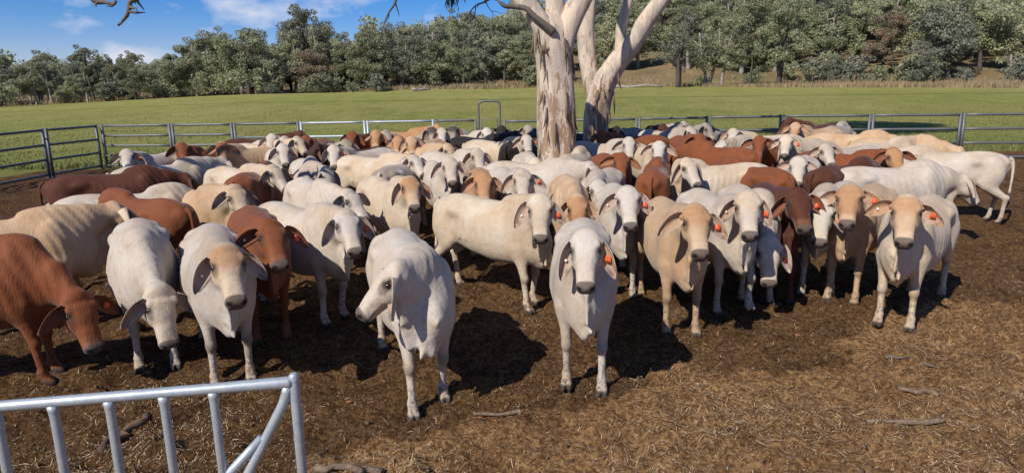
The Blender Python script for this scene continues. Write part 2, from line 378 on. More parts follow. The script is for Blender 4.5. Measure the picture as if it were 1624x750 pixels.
# ------------------------------------------------------------------ forest trees
def leaf_cards(C, size, rg, droop=0.4, aspect=0.5, N=None):
    n = len(C)
    d = rg.normal(size=(n, 3)); d[:, 2] -= droop * 1.2; d /= np.linalg.norm(d, axis=1)[:, None]
    s = np.cross(d, rg.normal(size=(n, 3)) if N is None else N + 0.35 * rg.normal(size=(n, 3))); s /= np.linalg.norm(s, axis=1)[:, None]
    sz = size * rg.uniform(0.6, 1.35, n)[:, None]
    a = d * sz; b_ = s * sz * aspect
    V = np.stack([C - a, C - a * 0.1 + b_, C + a, C - a * 0.1 - b_], 1).reshape(-1, 3)
    return V, np.arange(n * 4).reshape(n, 4)
def make_tree(seed, h, spread, base_clear, nleaf, leaf_size, ntrunk=1, density=0.5, lean=0.0):
    rg = np.random.default_rng(seed); mb = MB(); tips = []
    for k in range(ntrunk):
        a0 = rg.uniform(0, 6.28)
        top = np.array([math.cos(a0) * spread * 0.35 * (ntrunk > 1) + lean * h, math.sin(a0) * spread * 0.35 * (ntrunk > 1), h * rg.uniform(0.66, 0.8)])
        mid = top * 0.5 + rg.normal(size=3) * 0.25 * np.array([1, 1, 0.2])
        path = smooth_path([(0.12 * k, 0, -0.4), mid * 0.5 + [0, 0, 0], mid, top], 4)
        r0 = h * 0.022; mb.tube(path, np.linspace(r0 * 1.25, r0 * 0.3, len(path)), 7)
        nl = int(rg.integers(6, 10))
        for i in range(nl):
            t = base_clear + (1 - base_clear) * (i + 0.5) / nl
            p0 = path[int(t * (len(path) - 1))]
            a = rg.uniform(0, 6.28); ln = spread * rg.uniform(0.45, 1.0) * (1.1 - 0.55 * t)
            e = p0 + np.array([math.cos(a) * ln, math.sin(a) * ln, ln * rg.uniform(0.35, 0.9)])
            md = (p0 + e) / 2 + np.array([0, 0, -0.08 * ln]) + rg.normal(size=3) * 0.12 * ln
            bp = smooth_path([p0, md, e], 3); mb.tube(bp, np.linspace(r0 * 0.42, r0 * 0.1, len(bp)), 5, False); tips.append(e); tips.append(md * 0.4 + e * 0.6 + rg.normal(size=3) * 0.3)
            for _ in range(3):
                e2 = e + rg.normal(size=3) * ln * 0.42; mb.tube([md, e2], [r0 * 0.18, r0 * 0.05], 4, False); tips.append(e2)
        tips.append(top)
    tips = np.array(tips); k = len(tips)
    rad = spread * rg.uniform(0.14, 0.34, k)
    w = rad ** 2; w /= w.sum(); idx = rg.choice(k, nleaf, p=w)
    u = rg.normal(size=(nleaf, 3)); u /= np.linalg.norm(u, axis=1)[:, None]
    rr = rg.uniform(0.25, 1.0, nleaf) ** (density * 0.7)
    C = tips[idx] + u * (rad[idx] * rr)[:, None] * np.array([1, 1, 0.72])
    keep = C[:, 2] > 0.35; C = C[keep]
    V, Q = leaf_cards(C, leaf_size, rg, N=u[keep] + [0, 0, 0.25])
    return mb.mesh('trunk'), mesh_np('crown', V, Q, smooth=False)
LS = 0.17
VAR = [make_tree(1, 12, 3.6, 0.35, 9000, LS), make_tree(2, 13, 3.9, 0.28, 10500, LS, 2), make_tree(3, 11, 4.2, 0.25, 10500, LS, 2),
       make_tree(4, 14, 3.2, 0.40, 8500, LS), make_tree(5, 10, 3.8, 0.15, 11500, LS, 3), make_tree(6, 13, 4.4, 0.3, 8500, LS, 1, 0.7), make_tree(7, 9, 3.2, 0.12, 11000, 0.14, 2),
       make_tree(8, 15, 3.8, 0.35, 11000, LS, 2)]
SPARSE = [make_tree(21, 15, 4.2, 0.3, 2600, 0.16, 2, 0.9), make_tree(22, 15, 3.6, 0.35, 3600, 0.16, 1, 0.9, 0.12), make_tree(23, 9, 3.4, 0.3, 3000, 0.15, 2, 0.8)]
SHRUB = [make_tree(31, 3.2, 1.9, 0.05, 1500, 0.17, 3), make_tree(32, 2.6, 1.7, 0.05, 1300, 0.16, 3), make_tree(33, 4.0, 2.0, 0.05, 1700, 0.19, 3)]
_mc = {}
def tree(name, var, x, y, s, rz, leaf, bark, label, group=None, cat='tree', sz=None):
    t, c = var
    def mm(me, mat):
        k = (me.name, mat)
        if k not in _mc:
            q = me.copy(); q.materials.clear(); q.materials.append(M[mat]); _mc[k] = q
        return _mc[k]
    e = empty(name, (x, y, float(ground_z(x, y)))); e.scale = (s, s, sz or s); e.rotation_euler = (0, 0, rz)
    tag(e, label, cat, group)
    link('trunk', mm(t, bark), None, e); link('crown', mm(c, leaf), None, e)
    return e
TREES_XY = []
def edge_tree(px, base_py, top_py, depth, var, leaf, bark, label, rz=0.0, name='gum_tree', group=None, hvar=12.0, cat='tree', wide=1.0):
    x = on_ground_far(px, depth); zg = float(ground_z(x, depth))
    ztop = at_depth(px, top_py, depth)[2]
    h = max(1.0, ztop - zg); s = h / hvar
    TREES_XY.append((x, depth)); return tree(name, var, x, depth, s * wide, rz, leaf, bark, label, group, cat, s)
edge_tree(146, 163, 66, 128, VAR[7], 'leaf_b', 'trunk_d', 'tall dark gum tree at the left end of the paddock edge', 0.3, hvar=14)
edge_tree(343, 152, 62, 128, VAR[1], 'leaf_a', 'trunk_d', 'broad olive gum with dark forked trunks, first of the clump at the paddock edge', 1.0, hvar=12.5, wide=1.25)
edge_tree(374, 152, 68, 131, VAR[0], 'leaf_b', 'trunk_d', 'dark gum standing just right of the broad forked gum at the paddock edge', 2.0, hvar=12)
edge_tree(402, 151, 58, 130, VAR[5], 'leaf_r', 'trunk_d', 'gum with russet tinged crown in the left clump at the paddock edge', 0.5, hvar=12.5, wide=1.1)
edge_tree(446, 155, 72, 125, VAR[3], 'leaf_a', 'trunk_d', 'slim leaning gum between the russet gum and the spreading tree', 0.0, hvar=13)
edge_tree(498, 153, 66, 122, VAR[2], 'leaf_r', 'trunk_w', 'spreading tree with reddish crown and pale limbs standing out on the paddock', 0.9, hvar=11, wide=1.05)
edge_tree(560, 142, 62, 138, VAR[4], 'leaf_b', 'trunk_d', 'bushy dark gum at the foot of the hill right of the spreading reddish tree', 0.2, hvar=10)
edge_tree(610, 140, 60, 136, VAR[1], 'leaf_a', 'trunk_d', 'olive gum above the strip of dry grass, left of the twin dark bushy gums', 4.2, hvar=12.5)
edge_tree(690, 138, 58, 126, VAR[4], 'leaf_b', 'trunk_d', 'low bushy dark gum reaching down to the grass, left one of a pair', 2.2, hvar=10, wide=1.1)
edge_tree(736, 136, 62, 126, VAR[2], 'leaf_b', 'trunk_d', 'low bushy dark gum reaching down to the grass, right one of a pair', 3.3, hvar=11)
edge_tree(800, 132, 45, 128, VAR[0], 'leaf_a', 'trunk_d', 'gum just left of the big pale trunk, beyond the paddock', 0.7, hvar=12, wide=1.15)
edge_tree(842, 131, 50, 122, VAR[3], 'leaf_b', 'trunk_d', 'dark narrow gum whose crown meets the left side of the big pale trunk', 0.7, hvar=13)
edge_tree(1075, 131, -8, 96, SPARSE[0], 'leaf_c', 'trunk_d', 'tall thin half bare gum with dark forked trunk at the paddock edge', 0.4, hvar=14)
edge_tree(1122, 128, 12, 102, SPARSE[2], 'leaf_a', 'trunk_w', 'pale trunked gum just right of the half bare dark gum', 1.2, hvar=9)
edge_tree(1143, 128, 22, 100, SPARSE[1], 'leaf_a', 'trunk_w', 'white trunked gum leaning right with open crown', 0.0, hvar=14)
edge_tree(1188, 131, 32, 98, VAR[0], 'leaf_b', 'trunk_d', 'small dark gum between the white leaning gum and the tall dense gum', 0.9, hvar=13)
edge_tree(1235, 132, -25, 96, VAR[7], 'leaf_b', 'trunk_d', 'tall dense gum with thick dark trunk and skirt of branches right of the paddock middle', 1.5, hvar=14.5, wide=0.9)
edge_tree(1322, 126, 78, 104, VAR[6], 'leaf_c', 'trunk_w', 'round pale grey young gum standing in the dry grass', 0.2, hvar=9, wide=0.9)
edge_tree(1395, 120, 2, 108, VAR[7], 'leaf_r', 'trunk_d', 'tall gum with a rusty patch in its crown above the dry grass', 2.5, hvar=14.5)
edge_tree(1458, 134, 70, 92, VAR[6], 'leaf_c', 'trunk_d', 'grey bushy sapling at the right end of the dry grass', 0.4, hvar=9, wide=1.1)
edge_tree(1500, 134, -30, 100, VAR[1], 'leaf_c', 'trunk_d', 'tall grey leaved gum at the right end of the paddock edge', 0.4, hvar=12.5)
rf = random.Random(5)
n_fill = 0
for d0, d1, cnt in ((124, 140, 64), (140, 165, 80), (165, 205, 100)):
    done = 0; tries = 0
    while done < cnt and tries < 4000:
        tries += 1
        dist = rf.uniform(d0, d1); az = -0.84 + 1.68 * ((done + rf.random()) / cnt)
        if az > 0.12 and rf.random() < 0.18 * (d0 < 150): az = rf.uniform(-0.8, 0.8)
        y = dist / math.sqrt(1 + az * az); x = az * y
        if az > 0.06 and az < 0.34 and dist < 132: continue
        if min([9e9] + [(x - a) ** 2 + (y - b_) ** 2 for a, b_ in TREES_XY]) < 3.6 ** 2: continue
        TREES_XY.append((x, y)); done += 1; n_fill += 1
        tree('gum_tree', VAR[rf.randrange(8)], x, y, rf.uniform(0.8, 1.25) * (1 - 0.42 * float(sstep(-0.42, -0.5, az))), rf.uniform(0, 6.28), rf.choice(['leaf_a', 'leaf_a', 'leaf_b', 'leaf_b', 'leaf_c']), rf.choice(['trunk_d', 'trunk_w', 'trunk_w']),
             'grey green gum tree in the thick wood on the hillside behind the paddock', 'gum trees of the wooded hillside')
# the far wood higher on the hill reads as one mass
rg = np.random.default_rng(77); Vf, nfar = [], 0
crowns = []
for t_, c_ in VAR:
    q = np.empty(len(c_.vertices) * 3, np.float32); c_.vertices.foreach_get('co', q); crowns.append(q.reshape(-1, 4, 3))
for k in range(1150):
    az = rg.uniform(-0.95, 0.95); dist = 200 + 330 * rg.random() ** 1.2
    y = dist / math.sqrt(1 + az * az); x = az * y; c_ = crowns[int(rg.integers(0, 8))]; q = c_[rg.choice(len(c_), 520, False)]
    ctr = q.mean(1, keepdims=True); q = ctr + (q - ctr) * 3.0; a = rg.uniform(0, 6.28); s_ = rg.uniform(0.85, 1.3) * (1 - 0.35 * float(sstep(-0.42, -0.52, az)))
    q = q * s_; q = np.stack([q[..., 0] * math.cos(a) - q[..., 1] * math.sin(a), q[..., 0] * math.sin(a) + q[..., 1] * math.cos(a), q[..., 2]], -1)
    Vf.append((q + [x, y, float(ground_z(x, y))]).reshape(-1, 3))
Vf = np.concatenate(Vf)
tag(link('far_wood', mesh_np('far_wood', Vf, np.arange(len(Vf)).reshape(-1, 4), smooth=False), M['leaf_a']), 'thick grey green wood covering the upper hillside', 'wood', None, 'stuff')
for k in range(34):
    az = rf.uniform(-0.78, 0.78); dist = rf.uniform(118, 134) - 20 * max(0, az); y = dist / math.sqrt(1 + az * az); x = az * y
    tree('shrub', SHRUB[k % 3], x, y, rf.uniform(0.6, 1.25), rf.uniform(0, 6.28), rf.choice(['leaf_a', 'leaf_b', 'leaf_c']), 'trunk_d',
         'low scrubby bush at the foot of the wooded hill', 'bushes along the foot of the hill', 'shrub')
# tall dry grass along the paddock edge
rg = np.random.default_rng(3); n = 26000
az = rg.uniform(-0.8, 0.8, n); dist = 119 - 26 * sstep(0.0, 0.45, az) + 14 * sstep(0.0, -0.5, az) + np.abs(rg.normal(size=n)) * 9
y = dist / np.sqrt(1 + az * az); x = az * y; z = ground_z(x, y)
hgt = rg.uniform(0.3, 1.0, n) * (0.35 + 0.65 * (vnoise(x * 0.15 + 400, y * 0.15, 9) + 0.5)); wd = 0.09
aa = rg.uniform(0, 3.14, n); dx = np.cos(aa) * wd; dy = np.sin(aa) * wd; lx = rg.normal(size=n) * 0.15
V = np.stack([np.stack([x - dx, y - dy, z - 0.05], -1), np.stack([x + dx, y + dy, z - 0.05], -1), np.stack([x + lx, y + lx * 0.5, z + hgt], -1)], 1).reshape(-1, 3)
o = link('dry_grass', mesh_np('dry_grass', V, None, np.arange(3 * n).reshape(n, 3), None, False), M['drygrass'])
tag(o, 'tall dry straw coloured grass along the far edge of the paddock', 'grass', None, 'stuff')
# short pasture tufts in the nearer part of the paddock
rg = np.random.default_rng(31); n = 60000
az = rg.uniform(-0.85, 0.85, n); y = 21.6 + 50 * rg.random(n) ** 1.6; x = az * y; kp = rg.random(n) < 0.25 + 1.1 * np.clip(vnoise(x * .5 + 300, y * .25 + 40, 33) + .25, 0, 1)
x, y = x[kp], y[kp]; n = len(x); z = ground_z(x, y); hgt = rg.uniform(0.03, 0.10, n) * (1 + 1.4 * (np.abs(y - 21.9) < .5)); aa = rg.uniform(0, 3.14, n); dx = np.cos(aa) * .03; dy = np.sin(aa) * .03; lx = rg.normal(size=n) * 0.04
V = np.stack([np.stack([x - dx, y - dy, z - 0.01], -1), np.stack([x + dx, y + dy, z - 0.01], -1), np.stack([x + lx, y + lx * .4, z + hgt], -1)], 1).reshape(-1, 3)
tag(link('pasture_grass', mesh_np('pasture_grass', V, None, np.arange(3 * n).reshape(n, 3), None, False), M['tuft']), 'short green tufts of pasture grass beyond the yard panels', 'grass', None, 'stuff')
# fallen timber on the far paddock
def log(px, depth, ln, rot, r, label, py=150):
    x = on_ground_far(px, depth); z = float(ground_z(x, depth)); mb = MB()
    d = np.array([math.cos(rot), math.sin(rot), 0]); p = [d * t * ln + np.array([0, 0, r * 0.8 + 0.12 * math.sin(t * 9)]) for t in np.linspace(-0.5, 0.5, 7)]
    mb.tube(p, np.linspace(r, r * 0.5, 7), 7); mb.tube([p[4], p[4] + np.array([0.4, 0.3, 0.9])], [r * 0.5, r * 0.2], 5)
    o = mb.build('fallen_log', M['trunk_w']); o.location = (x, depth, z); tag(o, label, 'log')
log(432, 121, 6.0, 0.1, 0.28, 'fallen grey log lying on the paddock between two gums on the left')
log(1010, 100, 7.5, -0.1, 0.25, 'long fallen branch on the paddock just right of the pale trunks')
log(668, 118, 3.5, 0.6, 0.3, 'short pale log at the edge of the dry grass near the middle')

# ------------------------------------------------------------------ far wire fence on the right
wf = empty('wire_fence', (on_ground_far(1240, 95), 95, 0))
tag(wf, 'old wire fence on thin timber posts in the dry grass at far right', 'fence')
w0 = wf.location; wires = []
for k in range(13):
    px = 1240 + k * 24; dep = 95 - k * 0.3; x = on_ground_far(px, dep); z = float(ground_z(x, dep)); mb = MB()
    mb.tube([(x - w0[0], dep - w0[1], z - 0.3), (x - w0[0] + rf.uniform(-.05, .05), dep - w0[1], z + 1.15)], [0.07, 0.06], 6)
    mb.build('post', M['dead'], wf); wires.append((x - w0[0], dep - w0[1], z))
mb = MB()
for hgt in (0.35, 0.7, 1.05): mb.tube([(a, b_, c + hgt) for a, b_, c in wires], 0.006, 4, False)
mb.build('wire', M['rail'], wf)

# ------------------------------------------------------------------ yard panels
def yard_panel(p0, p1, label, h=1.40, rails=4, bright=False, group='portable yard panels of the back fence'):
    p0 = np.array(p0, float); p1 = np.array(p1, float)
    z0 = float(ground_z(*p0)); z1 = float(ground_z(*p1))
    e = empty('yard_panel', (p0[0], p0[1], z0)); tag(e, label, 'fence panel', group)
    A = np.array([0, 0, 0.0]); B = np.array([p1[0] - p0[0], p1[1] - p0[1], z1 - z0]); d = B / np.linalg.norm(B)
    mat = M['galv'] if bright else M['rail']
    for P in (A + d * 0.05, B - d * 0.05):
        mb = MB(); mb.box(P + np.array([0, 0, h / 2 + 0.02]), (0.066, 0.066, h), np.array([[d[0], d[1], 0], [-d[1], d[0], 0], [0, 0, 1.0]]))
        mb.box(P + np.array([0, 0, 0.012]), (0.16, 0.10, 0.014)); mb.build('post', mat, e, False)
    for k in range(rails):
        z = 0.10 + (h - 0.13) * k / (rails - 1); mb = MB()
        a = A + d * 0.079; b_ = B - d * 0.079; n = 6
        th = np.linspace(0, 2 * np.pi, 10, endpoint=False)
        mb.tube([a + (b_ - a) * t + np.array([0, 0, z]) for t in np.linspace(0, 1, n)], 0.037, 10)
        mb.build('rail', mat, e)
    mb = MB()
    for z in (0.4, 1.12): mb.tube([B + np.array([0, 0, z]) - d * 0.02, B + np.array([0, 0, z]) + d * 0.03], 0.02, 8)
    mb.build('coupling_pin', mat, e)
    return e
FY = 21.3
cols_px = [(150, 21.6), (263, 21.3), (363, 21.1), (470, 21.0), (577, 20.9), (687, 20.9), (755, 20.9)]
ptxt = ['grey yard panel at the left corner of the back fence', 'second grey yard panel from the left corner of the back fence', 'third grey yard panel from the left corner of the back fence',
        'bright silver yard panel, left of the two lighter ones', 'bright silver yard panel, right of the two lighter ones', 'grey yard panel just left of the walk-through gate frame']
fpts = [(on_ground_far(px, d) , d) for px, d in cols_px]
for k in range(6): yard_panel(fpts[k], fpts[k + 1], ptxt[k], rails=5 if k < 2 else 4, bright=(k in (3, 4)))
# walk-through gate frame with rounded top
ga = np.array([fpts[6][0] + 0.06, fpts[6][1]]); gb = np.array([on_ground_far(792, 20.9), 20.9]); gz = float(ground_z(*ga))
ge = empty('walk_gate', (ga[0], ga[1], gz)); tag(ge, 'narrow walk-through gate under a rounded steel arch in the back fence', 'gate')
wdt = gb[0] - ga[0]; mb = MB()
mb.tube(smooth_path([(0, 0, 0), (0, 0, 1.1), (0, 0, 1.80), (0.04, 0, 1.90), (0.14, 0, 1.94), (wdt / 2, 0, 1.94), (wdt - 0.14, 0, 1.94), (wdt - 0.04, 0, 1.90), (wdt, 0, 1.80), (wdt, 0, 1.1), (wdt, 0, 0)], 5), 0.03, 10)
mb.build('arch_frame', M['rail'], ge)
mb = MB(); mb.tube([(0.08, 0.0, 0.2), (0.08, 0, 1.40), (wdt - 0.08, 0, 1.40), (wdt - 0.08, 0, 0.2), (0.08, 0, 0.2)], 0.022, 8)
for z in (0.5, 0.8, 1.1): mb.tube([(0.10, 0, z), (wdt - 0.10, 0, z)], 0.018, 8)
mb.build('gate_leaf', M['rail'], ge)
mb = MB(); mb.box((wdt - 0.05, -0.03, 1.0), (0.12, 0.03, 0.05)); mb.build('latch', M['rail'], ge, False)
rpx = [(797, 20.9), (905, 20.9), (1013, 20.8), (1126, 20.6), (1244, 20.3), (1387, 19.6)]
rp = [(on_ground_far(px, d), d) for px, d in rpx]
rp.append((rp[-1][0] + 2.4, 19.2)); rp.append((rp[-1][0] + 2.4, 18.9)); rp.append((rp[-1][0] + 2.4, 18.6)); 
rtxt = ['grey yard panel behind the cattle just left of the big pale trunk', 'grey yard panel seen between and right of the two pale trunks', 'grey yard panel right of the pale trunks with dark red cow in front',
        'grey yard panel above the two grey headed cows in the shade', 'grey yard panel above the long buff backs on the right', 'last grey yard panel in view at the right', 'grey yard panel continuing the back fence past the right edge', 'grey yard panel further along past the right edge']
for k in range(len(rp) - 1): yard_panel(rp[k], rp[k + 1], rtxt[k], h=1.34)
sp = fpts[0]
for k in range(3): yard_panel((sp[0] - 0.08 - 0.1 * k, sp[1] - 0.05 - 2.35 * k), (sp[0] - 0.08 - 0.1 * (k + 1), sp[1] - 2.35 * (k + 1)), ['grey yard panel turning the left corner towards the camera', 'grey side panel second from the left corner', 'grey side panel third from the left corner'][k], group='side panels left of the herd')

# ------------------------------------------------------------------ galvanised gate in the near corner
GZ = 1.52
gl_ = unproject(145, 632, GZ); gr_ = unproject(457, 606, GZ)
dg = gr_ - gl_; dg[2] = 0; dg /= np.linalg.norm(dg)
root = empty('steel_gate', (gr_[0], gr_[1], 0.0)); tag(root, 'galvanised pipe gate with upright bars and corner brace in the near left corner', 'gate')
def gp(s, z): return (dg[0] * s, dg[1] * s, z)      # s along the rail, 0 at the corner
mb = MB(); n = 14
ss = np.linspace(-2.6, 0.0, n); ss = np.append(ss, 0.012)
mb.tube([gp(s, GZ) for s in ss], [0.0172] * (n - 1) + [0.0195, 0.018], 16); mb.build('top_rail', M['galv'], root)
up = []
for px in (178, 258, 333):
    P = unproject(px, 640, GZ - 0.03); up.append(float((P - gr_) @ dg))
stp = up[1] - up[0]
up = [up[0] - 3 * stp, up[0] - 2 * stp, up[0] - stp] + up
for s in up:
    mb = MB(); mb.tube([gp(s, 0.12), gp(s, GZ - 0.055), gp(s, GZ - 0.028), gp(s, GZ - 0.010)], [0.0138, 0.0138, 0.0155, 0.0185], 14); mb.build('upright', M['galv'], root)
mb = MB(); mb.tube([gp(0.018, -0.02), gp(0.018, GZ + 0.004), gp(0.018, GZ + 0.022), gp(0.018, GZ + 0.03)], [0.0162, 0.0162, 0.0155, 0.009], 16); mb.build('corner_post', M['galv'], root)
def on_gate(px, py):
    d = CF + CR * (px - CX) / F - CU * (py - CY) / F; nn = np.array([-dg[1], dg[0], 0]); t = ((gr_ - CC) @ nn) / (d @ nn); P_ = CC + d * t
    return float((P_ - gr_) @ dg), float(P_[2])
b0 = on_gate(455, 622); b1 = on_gate(449, 641); b2 = on_gate(394, 750); b3 = (b2[0] + (b2[0] - b1[0]) * 3, b2[1] + (b2[1] - b1[1]) * 3)
c1 = on_gate(415, 694); c2 = on_gate(364, 750); c3 = (c2[0] + (c2[0] - c1[0]) * 3, c2[1] + (c2[1] - c1[1]) * 3)
mb = MB(); mb.tube([gp(-0.006, GZ - 0.012), gp(*b0), gp(*b1), gp(*b2), gp(*b3)], [0.017, 0.0165, 0.0162, 0.016, 0.016], 14); mb.build('brace', M['galv'], root)
mb = MB(); mb.tube([gp(*c1), gp(*c2), gp(*c3)], [0.014, 0.016, 0.016], 14); mb.build('brace', M['galv'], root)
mb = MB(); mb.tube([gp(-2.6, 0.12), gp(0.0, 0.12)], 0.02, 12); mb.build('bottom_rail', M['galv'], root)

# ------------------------------------------------------------------ the pale gum trees in the yard
def px_path(pts, depth): return [tuple(at_depth(px, py, depth + (rest[0] if rest else 0))) for px, py, *rest in pts]
def limb(mb, pts, depth, radii, sides=18, seed=0, sub=5, rough=0.06):
    radii = np.array(radii) * (1.07 if depth > 15 else 1.0)
    P = smooth_path(px_path(pts, depth), sub); r = np.interp(np.linspace(0, 1, len(P)), np.linspace(0, 1, len(radii)), radii)
    rg = np.random.default_rng(seed); ph = rg.uniform(0, 6.28, 6); 
    def wob(i, th):
        q = i * 0.35
        return 1 + rough * (np.sin(3 * th + ph[0] + 0.25 * q) + 0.7 * np.sin(5 * th + ph[1] - 0.2 * q) + 0.6 * np.sin(2 * th + ph[2] + q) + 0.5 * np.sin(9 * th + ph[3] + 0.5 * q))
    mb.tube(P, r, sides, True, wob); return P
def reroot(o, root):
    o.parent = root; o.matrix_parent_inverse = Matrix.Translation(-Vector(root.location))
def bark_strips(root, P, n, seed, rmin, ln):
    rg = np.random.default_rng(seed)
    for _ in range(n):
        i = int(rg.integers(1, len(P) - 2)); a = rg.uniform(3.4, 6.0)
        c = P[i] + np.array([math.cos(a), math.sin(a), 0]) * rmin * rg.uniform(0.95, 1.1)
        L_ = ln * rg.uniform(0.4, 1.2); w = rg.uniform(0.012, 0.035)
        d = np.array([math.cos(a), math.sin(a), 0])
        mb = MB(); mb.tube([c, c + d * 0.03 - [0, 0, L_ * 0.5], c + d * 0.07 + rg.normal(size=3) * 0.03 - [0, 0, L_]], [w * 0.5, w, w * 0.2], 5)
        reroot(mb.build('bark_strip', M['stick']), root)
D1, D2 = 13.6, 16.2
gt = empty('gum_tree', tuple(np.append(at_depth(885, 250, D1)[:2], 0.2))); tag(gt, 'big pale gum with thick peeling trunk, left and nearer of the two in the yard', 'tree')
mb = MB()
tp = limb(mb, [(887, 330), (886, 300), (885, 262), (884, 225), (883, 170), (880, 110), (877, 75), (874, 48), (872, 22)], D1, [0.66, 0.50, 0.41, 0.375, 0.36, 0.345, 0.37, 0.34, 0.2], 28, 3)
reroot(mb.build('trunk', M['gum']), gt)
LIMBS_A = [([(872, 80), (862, 48), (846, 22), (826, -4), (795, -45), (760, -80), (715, -105), (660, -118)], [0.26, 0.235, 0.20, 0.185, 0.15, 0.12, 0.09, 0.05], 0),
           ([(876, 75), (880, 40), (880, 5), (876, -40), (880, -110), (868, -190)], [0.24, 0.215, 0.2, 0.18, 0.14, 0.07], 1),
           ([(884, 90), (898, 52), (912, 18), (928, -12), (955, -70), (985, -140), (1010, -220)], [0.26, 0.22, 0.21, 0.20, 0.17, 0.12, 0.06], 2)]
TIPS = []
for pts, rad, k in LIMBS_A:
    mb = MB(); P = limb(mb, pts, D1 + (-0.12, 0.12, -0.05)[k], rad, 18, 10 + k); TIPS += [P[-1], P[int(len(P) * 0.8)], P[int(len(P) * 0.65)]]
    reroot(mb.build('limb', M['gum']), gt)
mb = MB(); limb(mb, [(877, 52, -0.38), (866, 42, -0.42), (848, 27, -0.45), (834, 14, -0.45), (815, 11, -0.45), (800, 10, -0.5), (789, 1, -0.5)], D1, [0.085, 0.075, 0.06, 0.05, 0.045, 0.04, 0.02], 10, 40, 4, 0.1)
reroot(mb.build('dead_branch', M['dead']), gt)
bark_strips(gt, tp, 46, 8, 0.37, 0.55)
gt2 = empty('gum_tree', tuple(np.append(at_depth(943, 245, D2)[:2], 0.25))); tag(gt2, 'slimmer pale gum leaning right and forking low, right of the two in the yard', 'tree')
mb = MB(); tp2 = limb(mb, [(939, 312), (940, 290), (942, 255), (943, 215), (945, 180), (951, 148), (960, 125), (972, 106)], D2, [0.52, 0.40, 0.31, 0.285, 0.275, 0.27, 0.26, 0.2], 24, 5)
reroot(mb.build('trunk', M['gum']), gt2)
LIMBS_B = [([(948, 165), (938, 128), (932, 90), (930, 50), (934, 5), (945, -60), (940, -150)], [0.22, 0.21, 0.19, 0.185, 0.18, 0.13, 0.05], 0.12),
           ([(956, 138), (972, 108), (992, 82), (1008, 62), (1024, 34), (1045, 5), (1075, -30), (1110, -80), (1150, -150)], [0.25, 0.235, 0.225, 0.2, 0.185, 0.175, 0.14, 0.1, 0.04], 0.0),
           ([(984, 92), (985, 66), (986, 45), (993, 15), (1003, -20), (1020, -90)], [0.15, 0.125, 0.115, 0.10, 0.09, 0.05], 0.05)]
for k, (pts, rad, dd) in enumerate(LIMBS_B):
    mb = MB(); P = limb(mb, pts, D2 + dd, rad, 16, 20 + k); TIPS += [P[-1], P[int(len(P) * 0.8)]]
    reroot(mb.build('limb', M['gum']), gt2)
bark_strips(gt2, tp2, 26, 9, 0.28, 0.5)
# crowns high above the frame (they throw the shade at the back right), hanging twigs that dip into it
def crown(root, centres, n, seed, leaf=0.085):
    rg = np.random.default_rng(seed); C = []
    mb = MB()
    for c, r in centres:
        c = np.array(c)
        t0 = TIPS[int(np.argmin([np.linalg.norm(t - c) for t in TIPS]))]
        mb.tube(smooth_path([t0, (t0 + c) / 2 + rg.normal(size=3) * 0.2, c], 3), np.linspace(0.10, 0.02, 7), 7, False)
        u = rg.normal(size=(n, 3)); u /= np.linalg.norm(u, axis=1)[:, None]; C.append(c + u * (r * rg.uniform(0.2, 1, n) ** 0.6)[:, None] * [1, 1, 0.6])
    V, Q = leaf_cards(np.concatenate(C), leaf, rg, 1.2, 0.22)
    reroot(link('crown', mesh_np('crown', V, Q, smooth=False), M['leaf_n']), root); reroot(mb.build('branch', M['gum']), root)
ca = [((-2.4, 13.3, 6.9), 1.2), ((-0.9, 13.6, 7.8), 1.3), ((0.9, 13.8, 8.6), 1.4), ((1.8, 13.2, 7.4), 1.1), ((2.6, 14.2, 9.2), 1.3), ((0.0, 14.6, 9.0), 1.3), ((-1.6, 14.2, 8.9), 1.2), ((1.2, 14.6, 10.0), 1.4)]
cb = [((2.6, 15.4, 8.0), 1.2), ((4.0, 15.6, 8.3), 1.3), ((5.2, 15.0, 8.9), 1.2), ((3.2, 16.0, 9.6), 1.3), ((4.6, 15.8, 10.0), 1.3), ((2.2, 15.0, 9.3), 1.1)]
ca = [((c_[0], c_[1], c_[2] * 1.75), r_ * 1.35) for c_, r_ in ca]; cb = [((c_[0] * 1.1, c_[1] + 0.8, c_[2] * 2.15), r_ * 1.7) for c_, r_ in cb]
cb += [((0.2, 17.0, 18.5), 1.8), ((5.8, 17.4, 21.0), 1.9), ((3.0, 17.2, 23.0), 1.8)]
ca += [((-2.9, 11.6, 5.9), 0.8), ((-2.2, 12.2, 6.3), 0.8)]  # low unseen leaf clusters, added to shade the cattle left of the trunk
crown(gt, ca, 1300, 61, 0.15); crown(gt2, cb, 2200, 62, 0.19)
def twig(path, depth, r, label_root, seed, nsub=4, leaves=0):
    rg = np.random.default_rng(seed); mb = MB(); P = smooth_path(px_path(path, depth), 4); mb.tube(P, np.linspace(r, r * 0.3, len(P)), 6)
    for _ in range(nsub):
        i = int(rg.integers(2, len(P))); e = P[i] + rg.normal(size=3) * 0.16 + np.array([0.05, 0, -0.12]); mb.tube([P[i], (P[i] + e) / 2 + rg.normal(size=3) * 0.03, e], [r * 0.4, r * 0.3, r * 0.12], 5)
    reroot(mb.build('dead_branch', M['dead']), label_root)
twig([(660, -118), (640, -60), (629, -5), (625, 8), (617, 20), (611, 33), (608, 44)], D1, 0.035, gt, 70, 6)
twig([(760, -80), (783, -35), (780, -6), (768, 4), (757, 8), (748, 16), (744, 24)], D1, 0.03, gt, 71, 7)
twig([(795, -45), (772, -15), (771, 4), (776, 14), (782, 22)], D1, 0.018, gt, 72, 3)
rg = np.random.default_rng(73); b0 = at_depth(718, -10, D1); C = b0 + rg.normal(size=(150, 3)) * [0.085, 0.08, 0.10] - [0, 0, 0.06]
